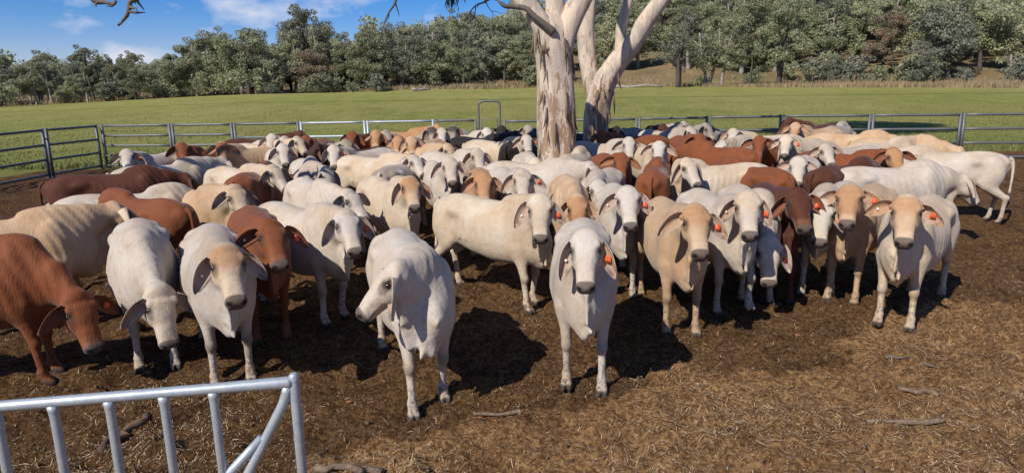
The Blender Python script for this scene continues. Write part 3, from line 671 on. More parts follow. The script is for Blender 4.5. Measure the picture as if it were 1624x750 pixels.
V, Q = leaf_cards(C, 0.085, rg, 3.5, 0.16); reroot(link('foliage', mesh_np('foliage', V, Q, smooth=False), M['leaf_n']), gt)
mb = MB(); mb.tube(smooth_path([at_depth(715, -105, D1), at_depth(722, -60, D1), at_depth(718, -12, D1)], 4), np.linspace(0.03, 0.01, 9), 6, False); reroot(mb.build('branch', M['gum']), gt)

# bare tree standing just outside the left edge, only its drooping dead twigs reach in
dt = empty('dead_tree', (-9.6, 9.2, 0.03)); tag(dt, 'bare dead tree outside the left edge whose twigs hang into the top corner', 'tree')
mb = MB(); mb.tube(smooth_path([(-9.6, 9.2, -0.3), (-9.55, 9.2, 2.2), (-9.7, 9.25, 4.2), (-9.4, 9.3, 6.6)], 5), np.linspace(0.2, 0.06, 16), 12); reroot(mb.build('trunk', M['dead']), dt)
def near_twig(pts, r, seed, nsub):
    rg = np.random.default_rng(seed); mb = MB(); P = smooth_path(pts, 4); mb.tube(P, np.linspace(r, r * 0.25, len(P)), 6)
    for _ in range(nsub):
        i = int(rg.integers(len(P) // 2, len(P))); e = P[i] + rg.normal(size=3) * 0.10 + np.array([0.05, 0, -0.07]); mb.tube([P[i], (P[i] + e) / 2 + rg.normal(size=3) * 0.02, e], [r * 0.35, r * 0.25, r * 0.1], 5)
    reroot(mb.build('limb', M['dead']), dt)
q = lambda px, py: tuple(at_depth(px, py, 9.0))
near_twig([(-9.62, 9.22, 3.3), (-8.6, 9.1, 4.0), (-7.4, 9.0, 4.1), q(110, -20), q(150, 2), q(166, 4), q(180, 7), q(184, 2)], 0.06, 5, 3)
near_twig([(-9.68, 9.25, 3.9), (-8.4, 9.05, 4.6), q(140, -60), q(185, -25), q(219, -6), q(207, 3), q(205, 15), q(199, 28), q(187, 41)], 0.06, 6, 6)

# ------------------------------------------------------------------ straw, clods, sticks
rg = np.random.default_rng(17)
n = 150000
yy = 2.4 + 6.8 * rg.random(n) ** 1.35; xx = rg.uniform(-5.5, 6.5, n) * (0.35 + yy / 9)
dens = 0.15 + 0.95 * np.clip(1.30 - 0.24 * yy + 0.09 * xx + 2.0 * vnoise(xx * 1.3 + 50, yy * 1.3 + 50, 21), 0, 1)
keep = rg.random(n) < dens; xx = xx[keep]; yy = yy[keep]; n = len(xx)
ln = np.minimum(0.006 + rg.exponential(0.0135, n), 0.14); wd = rg.uniform(0.0006, 0.0017, n) * (1 + 6 * np.maximum(ln - 0.05, 0)); a = rg.uniform(0, 6.28, n); tl = rg.normal(size=n) * 0.12; bend = rg.normal(size=n) * 0.22
V = []; 
d = np.stack([np.cos(a), np.sin(a)], -1); pn = np.stack([-np.sin(a), np.cos(a)], -1)
for t in (-0.5, 0.0, 0.5):
    cx = xx + d[:, 0] * ln * t + pn[:, 0] * bend * ln * (0.25 - t * t); cy = yy + d[:, 1] * ln * t + pn[:, 1] * bend * ln * (0.25 - t * t)
    cz = ground_at(cx, cy) + 0.006 + np.abs(rg.normal(size=n)) * 0.004 + tl * ln * t * 0.7
    for s in (-1, 1):
        V.append(np.stack([cx + s * pn[:, 0] * wd, cy + s * pn[:, 1] * wd, cz + s * 0.0004], -1))
V = np.stack(V, 1).reshape(-1, 3); b6 = np.arange(n)[:, None] * 6
Q = np.concatenate([b6 + [0, 2, 3, 1], b6 + [2, 4, 5, 3]])
tag(link('straw', mesh_np('straw', V, Q, None, None, False), M['straw']), 'loose straw scattered over the trampled yard soil', 'straw', None, 'stuff')
n = 30000; yy = 2.6 + 8 * rg.random(n) ** 1.3; xx = rg.uniform(-6, 6.5, n) * (0.35 + yy / 9)
s = rg.uniform(0.003, 0.011, n) * (1 + (rg.random(n) < 0.04) * 1.5)
ico = np.array([(1, 0, 0), (-1, 0, 0), (0, 1, 0), (0, -1, 0), (0, 0, 1), (0, 0, -1)], float)
T0 = np.array([(0, 2, 4), (2, 1, 4), (1, 3, 4), (3, 0, 4), (2, 0, 5), (1, 2, 5), (3, 1, 5), (0, 3, 5)])
V = (ico[None] * s[:, None, None] * rg.uniform(0.6, 1.4, (n, 6, 1))) * [1, 1, 0.6] + np.stack([xx, yy, ground_at(xx, yy) + s * 0.02], -1)[:, None]
tag(link('clods', mesh_np('clods', V.reshape(-1, 3), None, (T0[None] + np.arange(n)[:, None, None] * 6).reshape(-1, 3)), M['clod']), 'small crumbs of trodden earth over the yard', 'soil', None, 'stuff')
def stick(p0, p1, r, label, seed, cat='stick', mat='stick', bumps=0.02, name='stick'):
    a = unproject(*p0, 0.02); b_ = unproject(*p1, 0.02); rg = np.random.default_rng(seed); mb = MB()
    P = []
    for t in np.linspace(0, 1, 9):
        c = a + (b_ - a) * t + rg.normal(size=3) * bumps * [1, 1, 0]; c[2] = float(ground_at(c[0], c[1])) + r * 0.75; P.append(c)
    P = np.array(P); P[:, 2] = np.convolve(np.pad(P[:, 2], 2, 'edge'), np.ones(5) / 5, 'valid') + 0.004
    o_ = P[0].copy(); mb.tube(P - o_, r * rg.uniform(0.75, 1.15, 9), 9, True, lambda i, th: 1 + 0.12 * np.sin(2 * th + i)); o = mb.build(name, M[mat]); o.location = o_
    return tag(o, label, cat)
stick((750, 660), (836, 651), 0.014, 'thin brown stick lying on the soil in front of the turning white cow', 1)
stick((1375, 660), (1500, 664), 0.019, 'grey broken branch lying on the straw at the right edge', 2, bumps=0.006)
stick((160, 708), (232, 660), 0.03, 'dark muddy log end behind the bars of the steel gate', 3, 'log', 'clod', name='log')
stick((505, 748), (600, 744), 0.026, 'muddy wooden branch at the bottom edge right of the gate post', 4, 'log', name='log')
stick((1405, 563), (1490, 576), 0.011, 'dark crooked twig at the right, above the broken branch', 5, mat='dead')
stick((1425, 610), (1490, 625), 0.02, 'half buried brown stick between the crooked twig and the broken branch', 6)
for k, (px, py, lab) in enumerate([(553, 640, 'small fallen red leaf on the soil left of the turning cow'), (1263, 531, 'small fallen red leaf on the soil under the right hand cattle'), (1438, 582, 'small fallen orange leaf near the right edge'), (760, 668, 'small fallen pinkish leaf below the thin stick'), (158, 742, 'small fallen red leaf at the bottom left behind the gate')]):
    P = unproject(px, py, 0.02); a = k * 1.3; P[2] = float(ground_at(P[0], P[1])) + 0.012; l_ = 0.028
    V = [(math.cos(a) * t * l_ - math.sin(a) * w * 0.011, math.sin(a) * t * l_ + math.cos(a) * w * 0.011, z) for t, w, z in ((-1, 0, 0), (-.4, 1, .006), (-.4, -1, .006), (.3, 1, .008), (.3, -1, .008), (1, 0, .014), (0, 0, 0.0))]
    o = link('fallen_leaf', mesh_np('fallen_leaf', V, None, [(0, 2, 6), (0, 6, 1), (1, 6, 3), (2, 4, 6), (3, 6, 5), (4, 5, 6)]), M['redleaf']); o.location = P; tag(o, lab, 'leaf')
# ------------------------------------------------------------------ cattle: one continuous body surface each
def surface_nets(vol, org, h):
    s = vol < 0
    nx, ny, nz = vol.shape
    c = s[:-1, :-1, :-1].astype(np.int8)
    cnt = np.zeros((nx - 1, ny - 1, nz - 1), np.int8)
    for i in (0, 1):
        for j in (0, 1):
            for k in (0, 1): cnt += s[i:nx - 1 + i, j:ny - 1 + j, k:nz - 1 + k]
    act = (cnt > 0) & (cnt < 8)
    I = np.argwhere(act); idx = np.full(act.shape, -1, np.int64); idx[act] = np.arange(len(I))
    P = np.zeros((len(I), 3)); N = np.zeros(len(I))
    corners = [(i, j, k) for i in (0, 1) for j in (0, 1) for k in (0, 1)]
    val = {c_: vol[I[:, 0] + c_[0], I[:, 1] + c_[1], I[:, 2] + c_[2]] for c_ in corners}
    for a in corners:
        for ax in range(3):
            if a[ax] == 0:
                b_ = list(a); b_[ax] = 1; b_ = tuple(b_)
                va, vb = val[a], val[b_]; cr_ = (va < 0) != (vb < 0)
                t = np.where(cr_, va / np.where(cr_, va - vb, 1), 0)
                q = np.array(a, float)[None] + np.zeros((len(I), 3)); q[:, ax] = t
                P += np.where(cr_[:, None], q, 0); N += cr_
    P = (P / N[:, None] + I) * h + org
    Qs = []
    for ax in range(3):
        sl0 = [slice(1, -1)] * 3; sl1 = [slice(1, -1)] * 3
        sl0[ax] = slice(0, vol.shape[ax] - 1); sl1[ax] = slice(1, vol.shape[ax])
        a, b_ = s[tuple(sl0)], s[tuple(sl1)]
        for flip, mk in ((False, a & ~b_), (True, ~a & b_)):
            E = np.argwhere(mk)
            if not len(E): continue
            E = E + [0 if k == ax else 1 for k in range(3)]
            u, v = [(1, 2), (2, 0), (0, 1)][ax]
            du = np.zeros(3, int); dv = np.zeros(3, int); du[u] = 1; dv[v] = 1
            g = lambda e: idx[e[:, 0], e[:, 1], e[:, 2]]
            q = np.stack([g(E - du - dv), g(E - dv), g(E), g(E - du)], 1)
            Qs.append(q[:, ::-1] if flip else q)
    return P, np.concatenate(Qs)
def relax(V, Q, it, lam=0.5):
    n = len(V); e0 = Q.ravel(); e1 = np.roll(Q, -1, 1).ravel()
    deg = np.bincount(e0, minlength=n) + np.bincount(e1, minlength=n)
    for _ in range(it):
        S = np.stack([np.bincount(e0, V[e1, k], n) + np.bincount(e1, V[e0, k], n) for k in range(3)], 1)
        V = V + lam * (S / deg[:, None] - V)
    return V
def nrm(v): v = np.asarray(v, float); return v / (np.linalg.norm(v) + 1e-9)

class Field:
    def __init__(s, lo, hi, h):
        s.lo = np.array(lo, float); s.h = h; s.n = np.ceil((np.array(hi) - lo) / h).astype(int) + 1
        s.ax = [s.lo[k] + np.arange(s.n[k]) * h for k in range(3)]
        s.v = np.full(s.n, 0.5)
    def blend(s, lo, hi, fn, k):
        lo = np.asarray(lo) - k - s.h * 2; hi = np.asarray(hi) + k + s.h * 2
        a = np.maximum(np.floor((lo - s.lo) / s.h).astype(int), 0); b_ = np.minimum(np.ceil((hi - s.lo) / s.h).astype(int) + 1, s.n)
        if (b_ <= a).any(): return
        X, Y, Z = np.meshgrid(s.ax[0][a[0]:b_[0]], s.ax[1][a[1]:b_[1]], s.ax[2][a[2]:b_[2]], indexing='ij')
        d = fn(X, Y, Z)
        sl = tuple(slice(a[i], b_[i]) for i in range(3)); o = s.v[sl]
        hh = np.maximum(k - np.abs(o - d), 0) / k
        s.v[sl] = np.minimum(o, d) - hh * hh * k * 0.25
    def seg(s, a, b_, r0, r1, k, up=None, pw=2):
        a = np.asarray(a, float); b_ = np.asarray(b_, float)
        r0 = np.broadcast_to(np.asarray(r0, float), (2,)); r1 = np.broadcast_to(np.asarray(r1, float), (2,))
        D = b_ - a; L_ = np.linalg.norm(D) + 1e-9; w = D / L_
        up = np.array([0, 0, 1.0]) if up is None else np.asarray(up, float)
        if abs(w @ up) > 0.97: up = np.array([1.0, 0, 0])
        sd = nrm(np.cross(up, w)); u = np.cross(w, sd); m_ = max(r0.max(), r1.max())
        def fn(X, Y, Z):
            x, y, z = X - a[0], Y - a[1], Z - a[2]
            l = x * w[0] + y * w[1] + z * w[2]; t = np.clip(l / L_, 0, 1)
            q = l - t * L_; ss = x * sd[0] + y * sd[1] + z * sd[2]; uu = x * u[0] + y * u[1] + z * u[2]
            rs = r0[0] + (r1[0] - r0[0]) * t; ru = r0[1] + (r1[1] - r0[1]) * t; rw = np.minimum(rs, ru)
            if pw != 2:
                k1 = (np.abs(ss / rs) ** pw + np.abs(uu / ru) ** pw + np.abs(q / rw) ** pw) ** (1 / pw)
                return (k1 - 1) * rw * 0.95
            k1 = np.sqrt((ss / rs) ** 2 + (uu / ru) ** 2 + (q / rw) ** 2); k2 = np.sqrt((ss / rs ** 2) ** 2 + (uu / ru ** 2) ** 2 + (q / rw ** 2) ** 2)
            return k1 * (k1 - 1) / np.maximum(k2, 1e-6)
        s.blend(np.minimum(a, b_) - m_, np.maximum(a, b_) + m_, fn, k)
    def ell(s, c, r, k, M3=None):
        c = np.asarray(c, float); r = np.asarray(r, float); m_ = r.max(); M3 = np.eye(3) if M3 is None else np.asarray(M3)
        def fn(X, Y, Z):
            x, y, z = X - c[0], Y - c[1], Z - c[2]
            q = [x * M3[i][0] + y * M3[i][1] + z * M3[i][2] for i in range(3)]
            k1 = np.sqrt(sum((q[i] / r[i]) ** 2 for i in range(3))); k2 = np.sqrt(sum((q[i] / r[i] ** 2) ** 2 for i in range(3)))
            return k1 * (k1 - 1) / np.maximum(k2, 1e-6)
        s.blend(c - m_, c + m_, fn, k)

TX = np.array([-1.00, -0.95, -0.86, -0.68, -0.47, -0.18, 0.15, 0.42, 0.62, 0.78, 0.88, 0.93])
TT = np.array([1.17, 1.25, 1.31, 1.36, 1.37, 1.335, 1.325, 1.345, 1.365, 1.24, 1.09, 0.98])
TB = np.array([1.08, 0.94, 0.82, 0.74, 0.69, 0.60, 0.555, 0.575, 0.60, 0.64, 0.72, 0.84])
TW = np.array([0.03, 0.125, 0.195, 0.26, 0.285, 0.318, 0.326, 0.290, 0.245, 0.19, 0.12, 0.05])
def neck_base(): return np.array([0.60, 0, 1.10])
def poll_local(ny, pz, nl=0.66, na=0.72):
    dz = pz - 0.02 - 1.10; Lh = math.sqrt(max(nl ** 2 - dz * dz, 0.06)); a = ny * na
    return np.array([0.60 + Lh * math.cos(a), Lh * math.sin(a), pz])
def head_frame(ny, pitch, roll=0.0):
    ef = np.array([math.cos(ny) * math.cos(pitch), math.sin(ny) * math.cos(pitch), -math.sin(pitch)])
    es = np.array([-math.sin(ny), math.cos(ny), 0.0])
    eu = np.cross(ef, es)
    if roll: es, eu = es * math.cos(roll) + eu * math.sin(roll), eu * math.cos(roll) - es * math.sin(roll)
    return ef, es, eu

COAT = dict(white=(0.50, 0.452, 0.398), cream=(0.535, 0.455, 0.36), buff=(0.49, 0.355, 0.235), tan=(0.40, 0.230, 0.122), red=(0.195, 0.062, 0.022),
            darkred=(0.085, 0.027, 0.014), brown=(0.045, 0.022, 0.014), black=(0.020, 0.018, 0.018), grey=(0.34, 0.30, 0.265))
COAT = {k: np.array(v) for k, v in COAT.items()}
SKIN = np.array([0.105, 0.088, 0.082])

def build_cow(P, h, rg):
    """P: coat, ny, pitch, pz, and pose extras.  Returns body mesh data + frames."""
    ny, pitch, pz = P['ny'], P['pitch'], P['pz']
    poll = poll_local(ny, pz, P.get('nl', .66), P.get('na', .72)); ef, es, eu = head_frame(ny, pitch, P.get('hroll', 0.0))
    hz = P.get('hz', 1.08)
    H = lambda f, s_, u: poll + (ef * f + es * s_ + eu * u) * hz
    bulk = P.get('bulk', 1.0); bend = P.get('bend', 0.0)
    ext = [poll, H(.52, 0, -.05), H(.3, .3, -.1), H(.3, -.3, -.1)]
    lo = np.minimum(np.min(ext, 0) - .2, [-1.15, -0.46, -0.03]); hi = np.maximum(np.max(ext, 0) + .2, [1.0, 0.46, 1.62])
    Fd = Field(lo, hi, h)
    # trunk
    xf = np.linspace(-1.02, 0.95, 160); sm = np.ones(9) / 9
    cs = [np.convolve(np.pad(np.interp(xf, TX, a), 4, 'edge'), sm, 'valid') for a in (TT, TB, TW)]
    belly = P.get('belly', 0.0)
    def trunk(X, Y, Z):
        Y = Y - bend * X * X
        t = np.interp(X, xf, cs[0]); b_ = np.interp(X, xf, cs[1]) - belly * np.exp(-((X + .1) / .4) ** 2); w = np.interp(X, xf, cs[2]) * bulk
        hh = (t - b_) / 2; c = (t + b_) / 2 - 0.02; u = (Z - c) / hh
        w = w * (1 - 0.30 * np.clip(u, 0, 1) ** 2 + 0.02 * np.clip(-u, 0, 1))
        w = w * (1 - 0.10 * np.exp(-((X + 0.45) / 0.13) ** 2) * np.exp(-((u - 0.15) / 0.4) ** 2))     # hollow flank
        a = np.abs(Y) / w; v = np.abs(u)
        k1 = (a ** 2.35 + v ** 2.35) ** (1 / 2.35)
        d = (k1 - 1) * np.minimum(w, hh) * np.where(k1 > 1, 0.9, 0.9)
        ex = np.maximum(np.maximum(X - 0.93, -0.99 - X), 0)
        return np.maximum(d, 0) + np.minimum(d, 0) + ex
    Fd.blend((-1.05, -.42, .48), (1.0, .42, 1.45), trunk, 0.05)
    # hump, shoulders, hips, pins
    hs_ = P.get('hump', 1.0)
    Fd.ell((0.50, 0, 1.335), (0.23, 0.085, 0.085 * hs_), 0.13)
    for s_ in (-1, 1):
        Fd.ell((0.55, s_ * .190, .99), (0.13, 0.065, 0.29), 0.06)
        for q_ in range(5): Fd.seg((.22 - .11 * q_, s_ * .242 * bulk, 1.10), (.18 - .13 * q_, s_ * .292 * bulk, .84), .022, .018, 0.035)
        Fd.ell((-0.45, s_ * .235 * bulk, 1.16), (0.10, 0.05, 0.05), 0.10)
        Fd.ell((-0.91, s_ * .095, 1.15), (0.055, 0.045, 0.05), 0.07)
        Fd.ell((-0.70, s_ * .165, 0.95), (0.20, 0.115, 0.31), 0.08)
    # legs
    st = P.get('step', (0, 0, 0, 0))
    for i, s_ in enumerate((1, -1)):
        o = st[i]; yy = s_ * 0.155; lift = P.get('lift', (0, 0))[i]
        e = np.array([.58, s_ * .165, .80]); kn = np.array([.605 + .55 * o + .08 * (lift > 0), yy, .44 + lift * .5]); ft = np.array([.60 + o, yy, .13 + lift]); 
        Fd.seg(e, (kn + e) / 2 + [-.005, 0, .0], (.085, .105), (.058, .07), 0.06)
        Fd.seg((kn + e) / 2, kn, (.058, .07), (.043, .05), 0.015)
        Fd.ell(kn + [.012, 0, -.015], (.052, .050, .062), 0.02)
        Fd.seg(kn - [0, 0, .06], ft + [0, 0, .05], (.036, .040), (.032, .037), 0.015)
        Fd.ell(ft + [-.004, 0, .005], (.046, .045, .045), 0.02)
        Fd.seg(ft, ft + [.035, 0, -.07], (.038, .036), (.05, .044), 0.015)
        for c in (-1, 1): Fd.ell(ft + [.052, c * .027, -.088], (.068, .027, .042), 0.004, [[.94, 0, -.34], [0, 1, 0], [.34, 0, .94]])
    for i, s_ in enumerate((1, -1)):
        o = st[2 + i]; yy = s_ * 0.165
        sf = np.array([-.58 + .2 * o, s_ * .19, .74]); hk = np.array([-.90 + .7 * o, yy, .49]); ft = np.array([-.84 + o, yy, .13])
        Fd.seg((-.72, s_ * .17, .92), sf, (.12, .15), (.085, .12), 0.07)
        Fd.seg(sf + [-.04, 0, -.02], hk, (.075, .10), (.042, .055), 0.05)
        Fd.ell(hk + [-.015, 0, .01], (.05, .043, .065), 0.025)
        Fd.seg(hk, ft + [0, 0, .04], (.04, .045), (.034, .038), 0.015)
        Fd.ell(ft, (.046, .045, .045), 0.02)
        Fd.seg(ft, ft + [.035, 0, -.07], (.038, .036), (.05, .044), 0.015)
        for c in (-1, 1): Fd.ell(ft + [.052, c * .027, -.088], (.066, .027, .042), 0.004, [[.94, 0, -.34], [0, 1, 0], [.34, 0, .94]])
    # neck, dewlap, brisket
    B = neck_base(); K = H(0.05, 0, -0.125); mid = (B + K) / 2 + np.array([0.02 * math.cos(ny), 0.02 * math.sin(ny), 0.03])
    mid[:2] += (np.array([math.cos(ny * .35), math.sin(ny * .35)]) * np.linalg.norm((K - B)[:2]) * .5 - (K - B)[:2] * .5) * 0.6
    Fd.seg(B + [-.06, 0, -.02], mid, (.175, .275), (.120, .195), 0.11)
    Fd.seg(mid, K, (.115, .19), (.085, .125), 0.07)
    T = H(0.17, 0, -0.215); Br = np.array([0.80, 0, 0.69]); m1 = T * .62 + B * .10 + Br * .28 + [0.01, 0, -.08]; m2 = T * .24 + B * .08 + Br * .68 + [0.04, .012, -.10]
    dw = P.get('dewlap', 1.2)
    Fd.seg(T, m1, (.024, .05), (.022, .09 * dw), 0.05); Fd.seg(m1, m2, (.022, .10 * dw), (.024, .14 * dw), 0.05); Fd.seg(m2, Br, (.026, .14 * dw), (.045, .11), 0.05)
    for q_ in range(3): Fd.seg(B * .3 + m1 * .7 + [.02 * q_, 0, -.03 * q_], m2 * (.5 + .25 * q_) + Br * (.5 - .25 * q_) + [.0, .035 * (-1) ** q_, .0], (.014, .03), (.014, .05), 0.03)
    Fd.ell(Br + [-.04, 0, .05], (.13, .085, .15), 0.08)
    Fd.ell(Br + [-.02, 0.0, -.06 * dw], (.12, .032, .055 * dw), 0.06)
    # head
    def hseg(a, b_, r0, r1, k, up=None, pw=2): Fd.seg(a, b_, np.array(r0) * hz, np.array(r1) * hz, k * hz, up, pw)
    def hell(c, r, k, M3=None): Fd.ell(c, np.array(r) * hz, k * hz, M3)
    hseg(H(.075, 0, -.10), H(.19, 0, -.095), (.106, .098), (.112, .100), 0.03, eu, 2.5)
    hell(H(.015, 0, -.055), (.055, .075, .05), 0.05, [ef, es, eu])
    hseg(H(.19, 0, -.092), H(.36, 0, -.075), (.104, .094), (.074, .068), 0.03, eu, 2.9)
    hseg(H(.36, 0, -.075), H(.452, 0, -.074), (.072, .067), (.076, .064), 0.02, eu, 3.2)
    hell(H(.468, 0, -.070), (.030, .082, .060), 0.014, [ef, es, eu])
    hseg(H(.13, 0, -.175), H(.30, 0, -.150), (.070, .065), (.048, .05), 0.04, eu)
    hseg(H(.30, 0, -.150), H(.445, 0, -.128), (.048, .05), (.050, .034), 0.02, eu)
    hseg(H(.12, 0, -.01), H(.34, 0, -.022), (.05, .014), (.026, .014), 0.04, eu)
    for s_ in (-1, 1):
        hell(H(.130, s_ * .094, -.026), (.046, .030, .024), 0.018, [ef, es, eu])
        hell(H(.205, s_ * .088, -.062), (.040, .022, .020), 0.018, [ef, es, eu])
        hell(H(.21, s_ * .082, -.125), (.075, .03, .06), 0.04, [ef, es, eu])
        hell(H(.464, s_ * .046, -.036), (.030, .026, .022), 0.012, [ef, es, eu])
        hseg(H(.05, s_ * .075, -.06), H(.085, s_ * .125, -.075), .036, .024, 0.03)
    V, Q = surface_nets(Fd.v, Fd.lo, h)
    V = relax(V, Q, 3 if h < .018 else 2, 0.45)
    # loose skin: folds down the neck and dewlap, rib and flank ripple
    fx_ = (V - mid) @ np.array([math.cos(ny * .4), math.sin(ny * .4), 0]); 
    nk = sstep(.30, .55, V[:, 0]) * sstep(.55, .75, V[:, 2]) * sstep(.02, .07, np.abs(V[:, 1] - mid[1] * .6)) * (1 - sstep(-.02, .12, (V - poll) @ ef + .1))
    V[:, 1] += np.sign(V[:, 1] - mid[1] * .6) * nk * .0048 * np.sin(62 * (fx_ + .45 * V[:, 2]) + 2.2 * np.sin(7 * V[:, 2] + hz * 9) + ny)
    rb = sstep(.40, .25, V[:, 0]) * sstep(-.42, -.25, V[:, 0]) * sstep(.16, .24, np.abs(V[:, 1])) * sstep(.62, .8, V[:, 2]) * sstep(1.28, 1.15, V[:, 2])
    V[:, 1] += np.sign(V[:, 1]) * rb * .0022 * np.sin(58 * (V[:, 0] + .22 * V[:, 2]))
    # ---------------- coat colour of the animal itself
    base = COAT[P['coat']]; face = COAT[P.get('face', P['coat'])]; fore = COAT[P.get('fore', P['coat'])]
    D = (V - poll) / hz; hf, hsd, hu = D @ ef, D @ es, D @ eu
    near = sstep(.34, .20, np.abs(hsd)) * sstep(-.36, -.24, hu) * sstep(.16, .08, hu) * sstep(-.10, .05, hf)
    col = np.tile(base, (len(V), 1))
    def mixin(w, c): 
        nonlocal col
        col = col * (1 - w[:, None]) + np.asarray(c) * w[:, None]
    if 'shoulder' in P:
        mixin(sstep(.15, .5, V[:, 0]) * sstep(.7, 1.2, V[:, 2]) * .7, COAT[P['shoulder']])
    if 'rumpdirt' in P: mixin(sstep(-.5, -.8, V[:, 0]) * .6, (0.2, .15, .11))
    light = base.mean() > .15
    if light and P['coat'] != 'grey':
        pg = .5 + .5 * np.sin(V[:, 0] * 5.1 + 1.7 * np.sin(V[:, 2] * 6 + ny) + P.get('bend', 0) * 90)
        mixin(sstep(.05, .45, V[:, 0]) * sstep(1.12, 1.34, V[:, 2]) * .30, base * [.80, .72, .64]); mixin(pg * sstep(.75, .95, V[:, 2]) * .16, base * [.78, .72, .66])
    mixin(near * sstep(-.06, .10, hf), face)
    mixin(near * sstep(-.02, .03, hf) * sstep(.30, .16, hf) * sstep(-.12, -.05, hu) * .85, fore)
    if light:  # darker knees, fetlocks and a paler belly line
        kz = np.exp(-((V[:, 2] - .43) / .07) ** 2) * (V[:, 2] < .62)
        mixin(kz * P.get('knee', .35), (0.17, .125, .095)); mixin(sstep(.22, .10, V[:, 2]) * .45, (0.26, .185, .125))
    mz = near * sstep(.446, .462, hf + .40 * (hu + .05)) * sstep(-.135, -.105, hu) + near * sstep(.455, .48, hf) * sstep(-.11, -.13, hu) * .25
    ring = near * sstep(.355, .40, hf) * (1 - mz)
    if not light: mixin(ring * .35, (0.30, .15, .08))
    elif P.get('ring', 1): mixin(ring * .28, (0.66, .57, .48))
    mixin(mz * .93, SKIN if P.get('pinknose') is None else (0.30, .17, .13))
    for s_ in (-1, 1):
        de = np.linalg.norm(V - H(.170, s_ * .108, -.046), axis=1)
        de2 = np.linalg.norm((V - H(.185, s_ * .106, -.040)) @ np.stack([ef * .6, es, eu], 1), axis=1)
        mixin(np.maximum(sstep(.058, .030, de) * .9, sstep(.060, .030, de2) * .6), SKIN * .3)
        dn = np.linalg.norm((V - H(.490, s_ * .050, -.038)) @ np.stack([ef, es * .75, eu], 1), axis=1)
        mixin(sstep(.032, .016, dn), (0.004, .003, .003))
    lip = np.exp(-((hu + .112) / .010) ** 2) * near * sstep(.36, .42, hf)
    mixin(lip * .8, (0.015, .012, .012))
    mixin(sstep(.075, .055, V[:, 2]), (0.055, .046, .040))
    Vs, Qs, Cs = [V], [Q], [col]; nv = len(V)
    # ---------------- ears
    ear_c = COAT[P.get('ear', P['coat'])]; info = dict(hz=hz, poll=poll, ef=ef, es=es, eu=eu, tags=[])
    NL, NW = 10, 7
    for s_ in (1, -1):
        dr = P.get('droop', 42) + rg.uniform(-11, 11); dr = R(dr)
        L_ = P.get('earlen', 0.245) * hz * rg.uniform(.95, 1.05); Wd = 0.128 * hz
        out = nrm(es * s_ - eu * 0.12); down = nrm(ef * 0.55 + np.array([0, 0, -0.8]))
        ax = nrm(out * math.cos(dr) + down * math.sin(dr))
        nf = nrm(eu * 0.70 + np.array([0, 0, -0.30]) + ef * 0.15 + es * s_ * rg.uniform(-.25, .35)); nf = nrm(nf - ax * (nf @ ax)); ac = np.cross(nf, ax)
        base_p = H(.075, s_ * .112, -.072)
        L1, C1, ctr = [], [], None
        for layer in (0, 1):
            for i in range(NL):
                t = i / (NL - 1); w = Wd * (0.16 + 0.84 * math.sin(math.pi * min(1, t * 0.84 + .14)) ** 0.8 * (1 - .25 * t)) * (1 if t < .97 else .3) * .5 * 1.12
                sag = -0.05 * t * t
                for j in range(NW):
                    v = -1 + 2 * j / (NW - 1); cup = (0.075 * (1 - .6 * t)) * (v * v - .35) 
                    p = base_p + ax * (t * L_) + ac * (v * w) + nf * (cup - .01 * t) + np.array([0, 0, sag]) + nf * (-.007 if layer else .0)
                    L1.append(p)
                    if layer == 0:
                        inner = np.array([0.34, .20, .15]) if light else np.array([.20, .085, .055])
                        cc = ear_c * .4 + inner * .6 if abs(v) < .75 else ear_c
                        cc = cc * (0.55 if (light and P.get('eardark', rg.random() < .5) and t > .75) else 1)
                    else: cc = ear_c * .95
                    C1.append(cc)
            if layer == 0: info['ear%d' % s_] = (base_p + ax * (L_ * .52) + np.array([0, 0, -.014]) + nf * -.018, ax, ac, nf)
        q = []; f = lambda l, i, j: l * NL * NW + i * NW + j
        for i in range(NL - 1):
            for j in range(NW - 1):
                q.append((f(0, i, j), f(0, i + 1, j), f(0, i + 1, j + 1), f(0, i, j + 1))); q.append((f(1, i, j), f(1, i, j + 1), f(1, i + 1, j + 1), f(1, i + 1, j)))
            for j in (0, NW - 1): q.append((f(0, i, j), f(0, i + 1, j), f(1, i + 1, j), f(1, i, j)))
        for j in range(NW - 1): q.append((f(0, NL - 1, j), f(0, NL - 1, j + 1), f(1, NL - 1, j + 1), f(1, NL - 1, j)))
        Vs.append(np.array(L1)); Qs.append(np.array(q) + nv); Cs.append(np.array(C1)); nv += len(L1)
    # ---------------- tail
    sw = P.get('tail', rg.uniform(-.12, .12)); mb = MB()
    tp_ = smooth_path([(-.95, 0, 1.235), (-1.01, sw * .1, 1.17), (-1.03, sw * .35, .95), (-1.02, sw * .7, .68), (-1.01, sw, .48), (-1.0, sw * 1.05, .30)], 4)
    mb.tube(tp_, np.interp(np.linspace(0, 1, len(tp_)), [0, .15, .6, .75, .9, 1], [.036, .030, .018, .03, .034, .008]), 8)
    tv = np.concatenate(mb.V); tq = np.concatenate(mb.Q)
    Vs.append(tv); Qs.append(tq + nv); nv += len(tv)
    tc_ = np.where((tv[:, 2] < .62)[:, None], np.array([.07, .055, .045]) if light else base * .5, base); Cs.append(tc_)
    return np.concatenate(Vs), np.concatenate(Qs), np.clip(np.concatenate(Cs), 0, 1), info

